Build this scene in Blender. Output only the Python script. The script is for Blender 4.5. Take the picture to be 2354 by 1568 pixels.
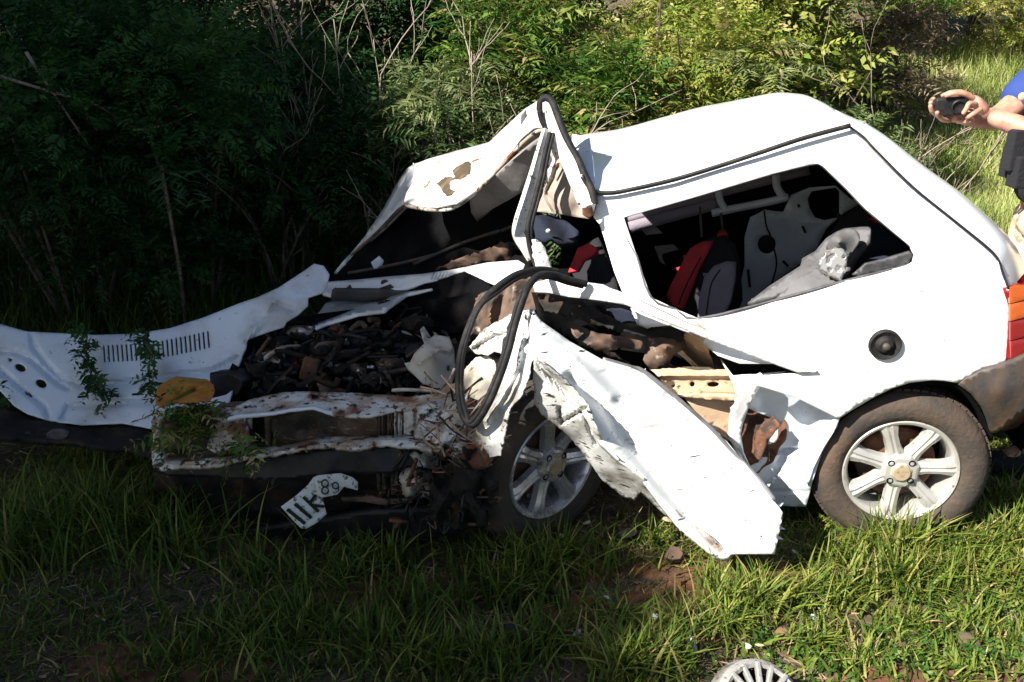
import bpy, math, random
import numpy as np
from mathutils import Vector, Matrix, noise, geometry
R = math.radians
random.seed(4); rng = np.random.default_rng(4)
S = bpy.context.scene; COL = S.collection
for o in list(bpy.data.objects): bpy.data.objects.remove(o)

# ------------------------------------------------------------------ camera
CAMZ, PITCH, FPX, PW, PH = 1.65, R(21), 2039.0, 2354.0, 1568.0
cd = bpy.data.cameras.new('camera'); cam = bpy.data.objects.new('camera', cd); COL.objects.link(cam)
cam.location = (0, 0, CAMZ); cam.rotation_euler = (math.pi/2-PITCH, 0, 0)
cd.sensor_width = 36; cd.lens = 36*FPX/PW; cd.clip_end = 400; cd.clip_start = .05
S.camera = cam
# ------------------------------------------------------------------ light
SUN = Vector((-.64, -.43, .64)).normalized()
w = bpy.data.worlds.new('World'); S.world = w; w.use_nodes = True
nt = w.node_tree; sky = nt.nodes.new('ShaderNodeTexSky'); sky.sky_type = 'NISHITA'; sky.sun_disc = False
sky.sun_elevation = math.asin(SUN.z); sky.sun_rotation = math.atan2(SUN.x, SUN.y)
bg = nt.nodes['Background']; bg.inputs[1].default_value = .045; nt.links.new(sky.outputs[0], bg.inputs[0])
sd = bpy.data.lights.new('sun', 'SUN'); sd.energy = 5; sd.angle = R(.5); sd.color = (1, .95, .86)
so = bpy.data.objects.new('sun', sd); COL.objects.link(so); so.location = (-6, -5, 9)
so.rotation_euler = SUN.to_track_quat('Z', 'Y').to_euler()
S.view_settings.view_transform = 'Standard'; S.view_settings.look = 'None'; S.view_settings.exposure = 1.4
S.view_settings.gamma = 1; S.view_settings.use_curve_mapping = False
S.render.engine = 'CYCLES'; S.cycles.max_bounces = 8

# ------------------------------------------------------------------ survey of the place: sight line -> point on an upright plane
FW = np.array([0, math.cos(PITCH), -math.sin(PITCH)]); UP = np.array([0, math.sin(PITCH), math.cos(PITCH)])
C0 = np.array([0, 0, CAMZ]); AL = R(8); NN = np.array([math.sin(AL), math.cos(AL), 0]); O0 = np.array([1.221, 2.441, 0])
def rays(p):
    p = np.atleast_2d(np.array(p, float))
    return np.stack([(p[:, 0]-PW/2)/FPX, np.zeros(len(p)), np.zeros(len(p))], 1) + FW + np.outer((PH/2-p[:, 1])/FPX, UP)
def an(p, n):
    """points at distance n behind the plane of the car's near side"""
    d = rays(p); t = ((O0-C0) @ NN + np.asarray(n))/(d @ NN); return C0 + d*t[:, None]
def A(x, y, n): return Vector(an([(x, y)], [n])[0])
def G(x, y, z=0.0):
    d = rays([(x, y)])[0]; t = (z-CAMZ)/d[2]; return Vector(C0+d*t)
def mapper(ox, oy, k):
    f = PW/3840/k
    return lambda *q: [(ox*PW/3840+q[i]*f, oy*PW/3840+q[i+1]*f) for i in range(0, len(q), 2)]
K1 = mapper(1100, 300, 2146/1300); K2 = mapper(500, 1050, 2.091); K3 = mapper(500, 1400, 2354/1500)
K4 = mapper(1600, 950, 1960/1500); KW = mapper(2200, 300, 2354/1640); KR = mapper(2900, 1200, 1.568)
KB = mapper(0, 950, 1.96); KP = mapper(3340, 200, 1.96); KX = lambda *q: [(q[i], q[i+1]) for i in range(0, len(q), 2)]

# ------------------------------------------------------------------ materials
def rgb(c): return (c[0], c[1], c[2], 1)
def pm(name, col, rough=.5, metal=0, layers=(), bump=0, bscale=40, coat=0, spec=.5, attr=None, trans=0, rot=None):
    """layers: (colour, noise scale, lo, hi[, detail]) laid over the base colour where the noise is high"""
    m = bpy.data.materials.new(name); m.use_nodes = True; t = m.node_tree; b = t.nodes['Principled BSDF']
    tc = t.nodes.new('ShaderNodeTexCoord'); cur = None
    b.inputs['Base Color'].default_value = rgb(col)
    def N(k, **kw):
        n = t.nodes.new(k)
        for a, v in kw.items(): setattr(n, a, v)
        return n
    if attr:
        at_ = N('ShaderNodeAttribute', attribute_name='tint'); r = N('ShaderNodeValToRGB')
        e = r.color_ramp.elements
        while len(e) < len(attr): e.new(.5)
        for i, c in enumerate(attr): e[i].position = i/(len(attr)-1); e[i].color = rgb(c)
        t.links.new(at_.outputs['Fac'], r.inputs[0]); cur = r.outputs[0]
    rf = None
    for i, L in enumerate(layers):
        n = N('ShaderNodeTexNoise'); n.inputs['Scale'].default_value = L[1]; n.inputs['Detail'].default_value = L[4] if len(L) > 4 else 6
        n.inputs['Roughness'].default_value = .62
        mp = N('ShaderNodeMapping'); mp.inputs['Location'].default_value = (i*3.7+1, i*1.3, i*2.1)
        if len(L) > 5: mp.inputs['Scale'].default_value = L[5]
        if len(L) > 6: mp.inputs['Rotation'].default_value = L[6]
        t.links.new(tc.outputs['Object'], mp.inputs[0]); t.links.new(mp.outputs[0], n.inputs['Vector'])
        mr = N('ShaderNodeMapRange'); mr.inputs[1].default_value = L[2]; mr.inputs[2].default_value = L[3]; t.links.new(n.outputs[0], mr.inputs[0])
        mx = N('ShaderNodeMix', data_type='RGBA'); mx.inputs['B'].default_value = rgb(L[0])
        t.links.new(mr.outputs[0], mx.inputs[0])
        if cur: t.links.new(cur, mx.inputs['A'])
        else: mx.inputs['A'].default_value = rgb(col)
        cur = mx.outputs['Result']; rf = mr.outputs[0]
    if cur: t.links.new(cur, b.inputs['Base Color'])
    if rf and rough < .45:
        mr = N('ShaderNodeMapRange'); mr.inputs[3].default_value = rough; mr.inputs[4].default_value = .8
        t.links.new(rf, mr.inputs[0]); t.links.new(mr.outputs[0], b.inputs['Roughness'])
    else: b.inputs['Roughness'].default_value = rough
    b.inputs['Metallic'].default_value = metal; b.inputs['Coat Weight'].default_value = coat; b.inputs['Coat Roughness'].default_value = .12
    b.inputs['Specular IOR Level'].default_value = spec
    if bump:
        n = N('ShaderNodeTexNoise'); n.inputs['Scale'].default_value = bscale; n.inputs['Detail'].default_value = 5
        t.links.new(tc.outputs['Object'], n.inputs['Vector'])
        bp = N('ShaderNodeBump'); bp.inputs['Strength'].default_value = bump; bp.inputs['Distance'].default_value = .01
        t.links.new(n.outputs[0], bp.inputs['Height']); t.links.new(bp.outputs[0], b.inputs['Normal'])
    if trans:
        tr = N('ShaderNodeBsdfTranslucent'); ms = N('ShaderNodeMixShader'); ms.inputs[0].default_value = trans
        if cur: t.links.new(cur, tr.inputs[0])
        else: tr.inputs[0].default_value = rgb(col)
        t.links.new(b.outputs[0], ms.inputs[1]); t.links.new(tr.outputs[0], ms.inputs[2])
        t.links.new(ms.outputs[0], t.nodes['Material Output'].inputs[0])
    return m
M = {}
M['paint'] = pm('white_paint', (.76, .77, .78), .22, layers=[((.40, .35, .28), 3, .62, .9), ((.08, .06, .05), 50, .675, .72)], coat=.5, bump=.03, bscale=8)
M['paintd'] = pm('scratched_white_paint', (.70, .71, .71), .3, layers=[((.24, .22, .19), 6, .46, .66), ((.03, .027, .022), 20, .60, .65, 10, (1, 1, 3)), ((.08, .06, .04), 60, .62, .67)], coat=.2, bump=.25, bscale=14)
M['bonnetw'] = pm('dusty_shade_tinted_bonnet_paint', (.60, .66, .74), .35, layers=[((.36, .33, .30), 3, .52, .75), ((.12, .1, .09), 40, .66, .70), ((.07, .05, .035), 7, .665, .69, 9, (1, 1, 2))], coat=.2, bump=.1, bscale=7)  # dust over white paint; the blue tint puts its shade into the colour
M['slab'] = pm('scraped_white_paint', (.74, .75, .75), .3, layers=[((.16, .14, .11), 5, .58, .8, 9, (1, 1, 5), (0, R(-42), 0)), ((.03, .025, .02), 14, .625, .67, 10, (.7, 1, 5), (0, R(-42), 0)), ((.05, .04, .03), 55, .665, .70)], coat=.3, bump=.08, bscale=9)
M['fold'] = pm('scuffed_shade_grey_paint', (.55, .55, .53), .4, layers=[((.16, .145, .125), 7, .44, .62, 9), ((.02, .018, .015), 16, .58, .62, 10, (1, 1, 4), (0, R(30), 0)), ((.05, .035, .025), 50, .62, .67)], bump=.2, bscale=14)  # scuffs and scratches, greyed further for the shade on the downward fold
M['paintshade'] = pm('shade_tinted_white_paint', (.62, .67, .74), .35, layers=[((.40, .38, .36), 4, .5, .85), ((.12, .1, .09), 45, .67, .72)], coat=.2, bump=.06, bscale=7)  # the car's white paint with the blue of shade mixed into its colour
M['peel'] = pm('peeled_white_paint', (.74, .74, .72), .3, layers=[((.50, .47, .42), 6, .5, .8), ((.2, .15, .08), 9, .645, .66, 7), ((.15, .08, .05), 40, .68, .72)], coat=.3, bump=.05)
M['peelb'] = pm('brown_peeled_primer', (.06, .042, .022), .8, layers=[((.14, .10, .06), 14, .5, .65), ((.07, .05, .03), 30, .6, .7)], bump=.3)
M['rusty'] = pm('rusted_white_metal', (.60, .60, .58), .5, layers=[((.30, .22, .15), 9, .42, .60), ((.17, .06, .025), 9, .54, .62), ((.02, .016, .014), 42, .56, .61), ((.03, .022, .018), 13, .59, .64)], bump=.5, bscale=35)
M['rust'] = pm('rust', (.13, .055, .028), .85, layers=[((.03, .02, .015), 14, .5, .62), ((.30, .12, .05), 22, .6, .7)], bump=.6, bscale=40)
M['brown'] = pm('brown_scorched_metal', (.11, .07, .045), .7, layers=[((.025, .02, .015), 9, .45, .6), ((.30, .22, .15), 25, .58, .68, 8, (1, 1, 4))], bump=.6, bscale=30)
M['cream'] = pm('cream_plastic', (.58, .54, .46), .5, layers=[((.25, .2, .14), 8, .5, .7), ((.06, .045, .03), 30, .62, .67)], bump=.1)
M['tan'] = pm('tan_metal', (.52, .37, .24), .6, layers=[((.28, .15, .08), 6, .5, .7), ((.08, .05, .03), 35, .64, .69)], bump=.2)
M['brownpl'] = pm('brown_trim', (.10, .058, .038), .7, layers=[((.025, .018, .015), 10, .46, .6), ((.34, .27, .21), 22, .63, .7)], bump=.4, bscale=25)
M['black'] = pm('black_plastic', (.008, .008, .009), .5, layers=[((.03, .027, .025), 12, .5, .75)], bump=.2, spec=.3)
M['rubber'] = pm('black_rubber', (.010, .010, .011), .7, layers=[((.035, .03, .027), 30, .5, .75)], bump=.2, bscale=80, spec=.25)
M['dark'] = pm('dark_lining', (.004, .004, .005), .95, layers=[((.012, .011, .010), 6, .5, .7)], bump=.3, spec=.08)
M['dirtyb'] = pm('muddy_dark_metal', (.012, .011, .010), .75, layers=[((.06, .035, .02), 8, .52, .7), ((.25, .2, .16), 45, .67, .71)], bump=.6, bscale=25, spec=.25)
M['bumper'] = pm('dusty_grey_bumper_plastic', (.04, .038, .038), .6, layers=[((.12, .065, .038), 2.5, .50, .72, 5, (3, 3, .8)), ((.07, .055, .045), 30, .5, .7)], bump=.12, bscale=60)
M['tyre'] = pm('dusty_tyre_rubber', (.038, .031, .026), .85, layers=[((.105, .066, .043), 5, .46, .70), ((.03, .026, .024), 40, .6, .7)], bump=.35, bscale=70)
M['tyred'] = pm('dark_tyre_rubber', (.03, .026, .023), .85, layers=[((.08, .055, .04), 7, .45, .7)], bump=.35, bscale=70)
M['alloy'] = pm('dusty_silver_alloy', (.50, .49, .46), .36, .45, layers=[((.30, .25, .2), 14, .55, .75), ((.12, .09, .07), 45, .64, .70)], bump=.05)
M['cap'] = pm('tan_centre_cap', (.34, .27, .17), .5, layers=[((.2, .15, .1), 30, .5, .6)])
M['castal'] = pm('dirty_cast_aluminium', (.36, .35, .33), .5, .4, layers=[((.12, .09, .07), 16, .5, .66), ((.03, .025, .02), 45, .6, .66)], bump=.5, bscale=40)
M['alloyd'] = pm('grey_alloy', (.50, .50, .53), .25, .6, layers=[((.14, .12, .1), 18, .5, .7)], bump=.05)
M['head'] = pm('grey_headliner', (.22, .205, .20), .9, layers=[((.12, .11, .1), 4, .45, .65)], bump=.3, bscale=15)
M['beige'] = pm('beige_headliner', (.30, .25, .21), .85, layers=[((.2, .16, .13), 7, .5, .68)], bump=.3, bscale=15)
M['red'] = pm('red_seat_fabric', (.42, .022, .03), .8, layers=[((.2, .01, .015), 8, .5, .7)], bump=.3, bscale=120)
M['seatb'] = pm('black_seat_fabric', (.009, .009, .012), .9, bump=.4, bscale=120)
M['lilac'] = pm('grey_seat_fabric', (.22, .19, .23), .85, layers=[((.17, .15, .18), 6, .5, .7)], bump=.3, bscale=120)
M['silver'] = pm('silver_metal', (.26, .26, .27), .35, .5, layers=[((.12, .11, .10), 9, .48, .65)], bump=.1)
M['bracketm'] = pm('grey_steel', (.16, .16, .16), .45, .5, layers=[((.06, .05, .04), 20, .5, .65)])
M['grey'] = pm('grey_vinyl', (.075, .073, .08), .6, layers=[((.03, .03, .033), 9, .48, .62)], bump=.2)
M['navy'] = pm('navy_cloth', (.004, .008, .022), .9, layers=[((.008, .012, .03), 5, .5, .7)], bump=.5, bscale=20)
M['yellow'] = pm('yellow_cloth', (.36, .17, .02), .85, layers=[((.35, .10, .02), 9, .5, .65), ((.12, .07, .03), 20, .6, .7)], bump=.5, bscale=25)
M['orange'] = pm('orange_lens', (.45, .09, .015), .15, coat=1, bump=.1, bscale=200)
M['redl'] = pm('red_lens', (.20, .008, .01), .15, coat=1, bump=.1, bscale=200)
M['plate'] = pm('number_plate_white', (.55, .58, .55), .4, layers=[((.10, .08, .06), 60, .56, .60), ((.3, .27, .22), 8, .5, .7)], bump=.2)
M['platel'] = pm('number_plate_black', (.012, .012, .014), .5)
M['skin'] = pm('skin', (.46, .25, .17), .5, layers=[((.34, .16, .11), 25, .45, .65)], bump=.06, bscale=150)
M['blue'] = pm('blue_shirt_cloth', (.016, .042, .19), .85, bump=.25, bscale=30)
M['vest'] = pm('black_vest_cloth', (.006, .006, .009), .9, bump=.4, bscale=90)
M['camo'] = pm('beige_camouflage_cloth', (.55, .45, .33), .9, layers=[((.28, .19, .12), 14, .58, .60), ((.05, .04, .035), 13, .66, .67)], bump=.2, bscale=40)
M['hair'] = pm('dark_hair', (.02, .014, .01), .7)
M['soil'] = pm('red_brown_soil', (.10, .065, .04), .95, layers=[((.04, .05, .018), 2.2, .42, .6), ((.17, .085, .045), 3.1, .56, .7), ((.20, .17, .12), 30, .6, .72)], bump=1, bscale=18)
M['twig'] = pm('pale_dry_wood', (.30, .24, .19), .9, layers=[((.16, .12, .09), 20, .5, .7)], bump=.3)
M['bark'] = pm('bark', (.12, .09, .065), .95, layers=[((.05, .04, .03), 12, .5, .6)], bump=.8)
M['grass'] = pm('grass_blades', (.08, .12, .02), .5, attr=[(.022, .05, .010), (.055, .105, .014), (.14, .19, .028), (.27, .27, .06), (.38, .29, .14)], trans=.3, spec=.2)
M['grassfar'] = pm('tall_grass_blades', (.08, .12, .02), .5, attr=[(.13, .20, .04), (.28, .34, .08), (.42, .44, .16), (.52, .48, .25)], trans=.3)
M['straw'] = pm('dead_straw', (.2, .13, .08), .8, attr=[(.03, .02, .012), (.08, .05, .028), (.16, .105, .06), (.34, .25, .14)])
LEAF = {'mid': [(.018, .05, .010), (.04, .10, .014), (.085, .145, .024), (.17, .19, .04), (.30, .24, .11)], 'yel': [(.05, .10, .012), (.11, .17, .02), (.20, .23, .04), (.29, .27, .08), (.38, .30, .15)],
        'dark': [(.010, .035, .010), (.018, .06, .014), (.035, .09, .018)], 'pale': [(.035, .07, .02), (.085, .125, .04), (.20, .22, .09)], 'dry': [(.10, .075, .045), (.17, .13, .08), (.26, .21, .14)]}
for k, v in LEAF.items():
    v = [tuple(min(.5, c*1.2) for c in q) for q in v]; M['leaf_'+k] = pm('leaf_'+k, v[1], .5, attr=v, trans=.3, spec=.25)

# ------------------------------------------------------------------ object helpers
def tag(o, label=None, cat=None, group=None, kind=None):
    if label: o['label'] = label
    if cat: o['category'] = cat
    if group: o['group'] = group
    if kind: o['kind'] = kind
    return o
def thing(name, loc, label, cat, group=None):
    o = bpy.data.objects.new(name, None); COL.objects.link(o); o.location = loc; o.empty_display_size = .1
    return tag(o, label, cat, group)
def wloc(p):
    return Vector(p.location)   # children keep world coordinates, so a parent's own location is its world location
def link(name, me, mat, parent=None, label=None, smooth=True, sharp=None):
    o = bpy.data.objects.new(name, me); COL.objects.link(o)
    if mat: me.materials.append(mat if not isinstance(mat, str) else M[mat])
    if smooth: me.shade_smooth()
    if sharp: me.set_sharp_from_angle(angle=R(sharp))
    if parent: o.parent = parent; o.matrix_parent_inverse = Matrix.Translation(-wloc(parent))
    if label: o['label'] = label
    return o
def mesh(vs, fs):
    me = bpy.data.meshes.new('mesh'); me.from_pydata([tuple(v) for v in vs], [], fs); me.update(); return me
def fastmesh(V, k, tint=None):
    """V: (n*k,3) array, faces of k consecutive vertices"""
    me = bpy.data.meshes.new('mesh'); nf = len(V)//k
    me.vertices.add(len(V)); me.vertices.foreach_set('co', V.astype(np.float32).ravel())
    me.loops.add(len(V)); me.loops.foreach_set('vertex_index', np.arange(len(V), dtype=np.int32))
    me.polygons.add(nf); me.polygons.foreach_set('loop_start', np.arange(0, nf*k, k, dtype=np.int32))
    if tint is not None:
        a = me.attributes.new('tint', 'FLOAT', 'POINT'); a.data.foreach_set('value', tint.astype(np.float32))
    me.update(calc_edges=True); return me
def catmull(P, per=6, closed=False):
    P = [np.array(p, float) for p in P]; n = len(P); out = []
    for i in range(n if closed else n-1):
        if closed: a, b, c, d = P[i-1], P[i], P[(i+1) % n], P[(i+2) % n]
        else: a, b, c, d = P[max(i-1, 0)], P[i], P[i+1], P[min(i+2, n-1)]
        for k in range(per):
            t = k/per; out.append(.5*((2*b)+(c-a)*t+(2*a-5*b+4*c-d)*t*t+(3*b-a-3*c+d)*t**3))
    if not closed: out.append(P[-1])
    return out
def tube_geo(P, r, sides=8, flat=1.0, closed=False, cap=True, twist=0):
    P = [Vector(p) for p in P]; n = len(P); vs = []; fs = []
    rr = r if hasattr(r, '__len__') else [r]*n
    up = Vector((0, 0, 1)) if not closed else Vector((0, 1, 0)); 
    for i, p in enumerate(P):
        if closed: t = P[(i+1) % n]-P[i-1]
        else: t = P[min(i+1, n-1)]-P[max(i-1, 0)]
        t.normalize() if t.length > 1e-9 else None
        a = up-t*up.dot(t)
        if a.length < .05: a = Vector((1, 0, 0))-t*t.x
        a.normalize(); b = t.cross(a); up = a.copy() if i else a.copy()
        for k in range(sides):
            an_ = 2*math.pi*(k+.5)/sides+twist; vs.append(p+a*math.cos(an_)*rr[i]+b*math.sin(an_)*rr[i]*flat)
    for i in range(n if closed else n-1):
        for k in range(sides):
            j = (i+1) % n; fs.append((i*sides+k, i*sides+(k+1) % sides, j*sides+(k+1) % sides, j*sides+k))
    if cap and not closed: fs += [tuple(range(sides-1, -1, -1)), tuple(range((n-1)*sides, n*sides))]
    return vs, fs
def tube(name, P, r, mat, parent=None, sides=8, flat=1.0, closed=False, label=None, sharp=None, twist=0):
    v, f = tube_geo(P, r, sides, flat, closed, twist=twist); return link(name, mesh(v, f), mat, parent, label, sharp=sharp or (40 if sides < 6 else None))
def ptube(name, q, r, mat, parent, per=6, **kw):
    """tube through (x, y, n) stations"""
    P = [A(*p) for p in q]; P = catmull(P, per, kw.get('closed', False)) if per > 1 else P
    if hasattr(r, '__len__'): r = list(np.interp(np.linspace(0, 1, len(P)), np.linspace(0, 1, len(r)), r))
    return tube(name, P, r, mat, parent, **kw)
def join(parts):
    vs = []; fs = []
    for v, f in parts:
        b = len(vs); vs += [tuple(x) for x in v]; fs += [tuple(i+b for i in q) for q in f]
    return vs, fs
def rbf(ctrl):
    c = np.array(ctrl, float); n = len(c)
    if n < 3: return lambda p: np.full(len(p), c[:, 2].mean())
    X = c[:, :2]/100; D = np.linalg.norm(X[:, None]-X[None], axis=2)
    Pm = np.hstack([np.ones((n, 1)), X]); Z = np.zeros((3, 3))
    s = np.linalg.lstsq(np.block([[D+1e-6*np.eye(n), Pm], [Pm.T, Z]]), np.hstack([c[:, 2], [0, 0, 0]]), rcond=None)[0]
    def f(p):
        q = np.array(p, float)/100; d = np.linalg.norm(q[:, None]-X[None], axis=2); return d @ s[:n] + s[n] + q @ s[n+1:]
    return f
def inpoly(P, poly):
    poly = np.array(poly); x, y = P[:, 0], P[:, 1]; ins = np.zeros(len(P), bool); j = len(poly)-1
    for i in range(len(poly)):
        xi, yi = poly[i]; xj, yj = poly[j]
        c = ((yi > y) != (yj > y)) & (x < (xj-xi)*(y-yi)/((yj-yi) or 1e-9)+xi); ins ^= c; j = i
    return ins
def densify(poly, step, rag=0, seed=0):
    rr = random.Random(seed); out = []
    for i in range(len(poly)):
        a = np.array(poly[i], float); b = np.array(poly[(i+1) % len(poly)], float); L = np.linalg.norm(b-a); k = max(1, int(L/step))
        for q in range(k):
            p = a+(b-a)*q/k
            if rag: p = p+np.array([rr.uniform(-rag, rag), rr.uniform(-rag, rag)])
            out.append(tuple(p))
    return out
def segdist(P, line):
    best = np.full(len(P), 1e9); L = np.array(line, float)
    for a, b in zip(L[:-1], L[1:]):
        ab = b-a; t = np.clip(((P-a) @ ab)/(ab @ ab+1e-9), 0, 1); best = np.minimum(best, np.linalg.norm(P-(a+t[:, None]*ab), axis=1))
    return best
def folds(P, freq, seed, k=5):
    r = np.random.default_rng(seed); out = np.zeros(len(P))
    wv = np.array([noise.noise(Vector(p)*freq*.6+Vector((seed, 0, 0))) for p in P])
    for i in range(k):
        d = r.normal(size=3); d /= np.linalg.norm(d); f = freq*r.uniform(.6, 1.8); ph = r.uniform(0, 9)
        x = (P @ d)*f+ph+wv*.9; out += np.abs((x % 1)*2-1)*r.uniform(.4, 1)/(f/freq)
    return out/k-.4
def panel(name, outl, ctrl, mat, parent=None, holes=(), grid=16, amp=0, freq=5, seed=1, thick=.004, wob=0, off=0, sharp=38, rag=0, ridges=(), label=None, smooth=False, step=None):
    if smooth: outl = [tuple(p) for p in catmull(outl, 5, True)]
    st = step or grid
    ol = densify(outl, st, rag, seed); hs = [densify(h, st) for h in holes]
    allp = list(ol); edges = [(i, (i+1) % len(ol)) for i in range(len(ol))]
    for h in hs:
        b = len(allp); allp += h; edges += [(b+i, b+(i+1) % len(h)) for i in range(len(h))]
    a = np.array(ol); x0, y0 = a.min(0); x1, y1 = a.max(0)
    gx, gy = np.meshgrid(np.arange(x0, x1, grid), np.arange(y0, y1, grid*.87)); gx[1::2] += grid/2
    g = np.stack([gx.ravel(), gy.ravel()], 1); rr = np.random.default_rng(seed); g += rr.uniform(-.12, .12, g.shape)*grid
    g = g[inpoly(g, ol)]
    for lp in [ol]+hs: g = g[segdist(g, lp+[lp[0]]) > grid*.4]
    for h in hs: g = g[~inpoly(g, h)]
    allp += [tuple(p) for p in g]
    v, e, f, *_ = geometry.delaunay_2d_cdt([Vector(p) for p in allp], edges, [], 0, 1e-4)
    V = np.array([tuple(p) for p in v]); F = np.array([t for t in f if len(t) == 3]); c = V[F].mean(1)
    k = inpoly(c, ol)
    for h in hs: k &= ~inpoly(c, h)
    F = F[k]
    n = rbf(ctrl)(V) if not callable(ctrl) else ctrl(V)
    for line, am, wd in ridges: n = n+am*np.exp(-(segdist(V, line)/wd)**2)
    P = an(V, n)
    if amp: n = n+amp*folds(P, freq, seed)*2
    if wob: n = n+wob*np.array([noise.noise(Vector(p)*3+Vector((seed, 3, 1))) for p in P])
    P = an(V, n+off)
    # face the viewer side so that thickness goes into the body
    T = P[F]; nm = np.cross(T[:, 1]-T[:, 0], T[:, 2]-T[:, 0]); s = np.einsum('ij,ij->i', nm, C0-T.mean(1)); F[s < 0] = F[s < 0][:, ::-1]
    me = mesh(P, [tuple(int(i) for i in t) for t in F]); o = link(name, me, mat, parent, label, sharp=sharp)
    md = o.modifiers.new('thickness', 'SOLIDIFY'); md.thickness = thick; md.offset = -1
    return o
def loft(name, curves, mat, parent=None, per=5, cross=6, wob=0, thick=.004, seed=1, sharp=50, label=None, amp=0):
    cs = [catmull([an([c[:2]], [c[2]])[0] for c in q], per) for q in curves]; m = min(len(c) for c in cs)
    cs = [[c[int(round(i*(len(c)-1)/(m-1)))] for i in range(m)] for c in cs]
    rows = list(zip(*[catmull([c[i] for c in cs], cross) for i in range(m)])) if len(cs) > 2 else [[a*(1-t)+b*t for a, b in zip(cs[0], cs[1])] for t in np.linspace(0, 1, cross+1)]
    vs = [p for r_ in rows for p in r_]; V = np.array(vs)
    if wob: V[:, 2] += wob*np.array([noise.noise(Vector(p)*2.5+Vector((seed, 3, 1))) for p in V])
    if amp: V[:, 2] += amp*folds(V, 4, seed)
    fs = [(r_*m+i, r_*m+i+1, (r_+1)*m+i+1, (r_+1)*m+i) for r_ in range(len(rows)-1) for i in range(m-1)]
    nm = np.cross(V[fs[0][1]]-V[fs[0][0]], V[fs[0][2]]-V[fs[0][0]])
    tot = sum(np.dot(np.cross(V[f[1]]-V[f[0]], V[f[2]]-V[f[0]]), C0+np.array([0, 0, 3])-V[f[0]]) for f in fs)
    if tot < 0: fs = [f[::-1] for f in fs]
    o = link(name, mesh(V, fs), mat, parent, label, sharp=sharp); md = o.modifiers.new('thickness', 'SOLIDIFY'); md.thickness = thick; md.offset = -1
    return o
def lathe_geo(prof, seg, mtx, a0=0):
    vs = []; fs = []; m = len(prof)
    for i in range(seg):
        t = 2*math.pi*i/seg+a0
        for r_, y in prof: vs.append(mtx @ Vector((r_*math.cos(t), y, r_*math.sin(t))))
    for i in range(seg):
        for k in range(m-1): j = (i+1) % seg; fs.append((i*m+k, j*m+k, j*m+k+1, i*m+k+1))
    return vs, fs
def box_geo(c, sz, mtx=Matrix()):
    vs = [mtx @ (Vector(c)+Vector((sx*sz[0]/2, sy*sz[1]/2, sz_*sz[2]/2))) for sx in (-1, 1) for sy in (-1, 1) for sz_ in (-1, 1)]
    return vs, [(0, 1, 3, 2), (4, 6, 7, 5), (0, 4, 5, 1), (2, 3, 7, 6), (0, 2, 6, 4), (1, 5, 7, 3)]
def ell(cx, cy, rx, ry, n=16, rot=0):
    return [(cx+rx*math.cos(t)*math.cos(rot)-ry*math.sin(t)*math.sin(rot), cy+rx*math.cos(t)*math.sin(rot)+ry*math.sin(t)*math.cos(rot)) for t in [2*math.pi*i/n for i in range(n)]]
def bevel(o, w_=.004, seg=2):
    md = o.modifiers.new('bevel', 'BEVEL'); md.width = w_; md.segments = seg; md.limit_method = 'ANGLE'; return o

# ================================================================== SETTING: ground
def gz(x, y):
    z = .03*noise.noise(Vector((x*.9, y*.9, 0)))+.012*noise.noise(Vector((x*4, y*4, 5)))
    if y > 7: z += min(3.5, (y-7)*.22)*(1 if x < 5 else 1)
    z += max(0, -(x+1.3))*max(0, y-3.0)*.02
    return z
vs = []; xs = list(np.arange(-4, 4.01, .08)); ys = list(np.arange(0, 5, .08))
xs = [-120, -60, -30, -16, -10, -7, -5]+xs+[5, 7, 10, 16, 30, 60, 120]; ys = [-60, -20, -8, -3, -1]+ys+[5.5, 6, 7, 8, 10, 12, 15, 20, 30, 60, 120]
for y in ys:
    for x in xs: vs.append((x, y, gz(x, y)))
nx = len(xs); fs = [(j*nx+i, j*nx+i+1, (j+1)*nx+i+1, (j+1)*nx+i) for j in range(len(ys)-1) for i in range(nx-1)]
tag(link('ground', mesh(vs, fs), 'soil'), kind='structure')

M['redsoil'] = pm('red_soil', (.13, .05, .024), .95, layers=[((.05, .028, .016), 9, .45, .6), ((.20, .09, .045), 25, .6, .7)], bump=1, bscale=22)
for cx, cy, rx, ry, sd_ in ((.42, 2.10, .42, .13, 1), (.65, 2.30, .34, .12, 2), (1.05, 1.84, .26, .08, 3), (.16, 2.30, .2, .09, 4), (-.35, 2.2, .3, .1, 5), (-.9, 1.9, .35, .12, 6)):  # red soil; patches near the slab enlarged to stand in for shade
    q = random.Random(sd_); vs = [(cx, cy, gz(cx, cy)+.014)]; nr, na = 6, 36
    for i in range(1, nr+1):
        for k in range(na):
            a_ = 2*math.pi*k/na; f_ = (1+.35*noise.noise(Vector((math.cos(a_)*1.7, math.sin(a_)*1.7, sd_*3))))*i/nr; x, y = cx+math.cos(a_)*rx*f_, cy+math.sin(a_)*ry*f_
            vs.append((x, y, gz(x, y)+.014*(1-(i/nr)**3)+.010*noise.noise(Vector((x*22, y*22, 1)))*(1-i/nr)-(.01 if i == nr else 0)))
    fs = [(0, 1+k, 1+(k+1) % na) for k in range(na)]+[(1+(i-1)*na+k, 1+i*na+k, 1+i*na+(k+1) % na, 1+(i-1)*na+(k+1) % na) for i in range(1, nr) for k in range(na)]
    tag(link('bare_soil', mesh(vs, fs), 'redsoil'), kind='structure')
# ================================================================== THE WRECKED CAR
car = thing('wrecked_car', (.9, 3.1, 0), 'white hatchback with its whole front crushed, folded roof and torn off door, on grass', 'car')
W_ = 'paint'
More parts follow.
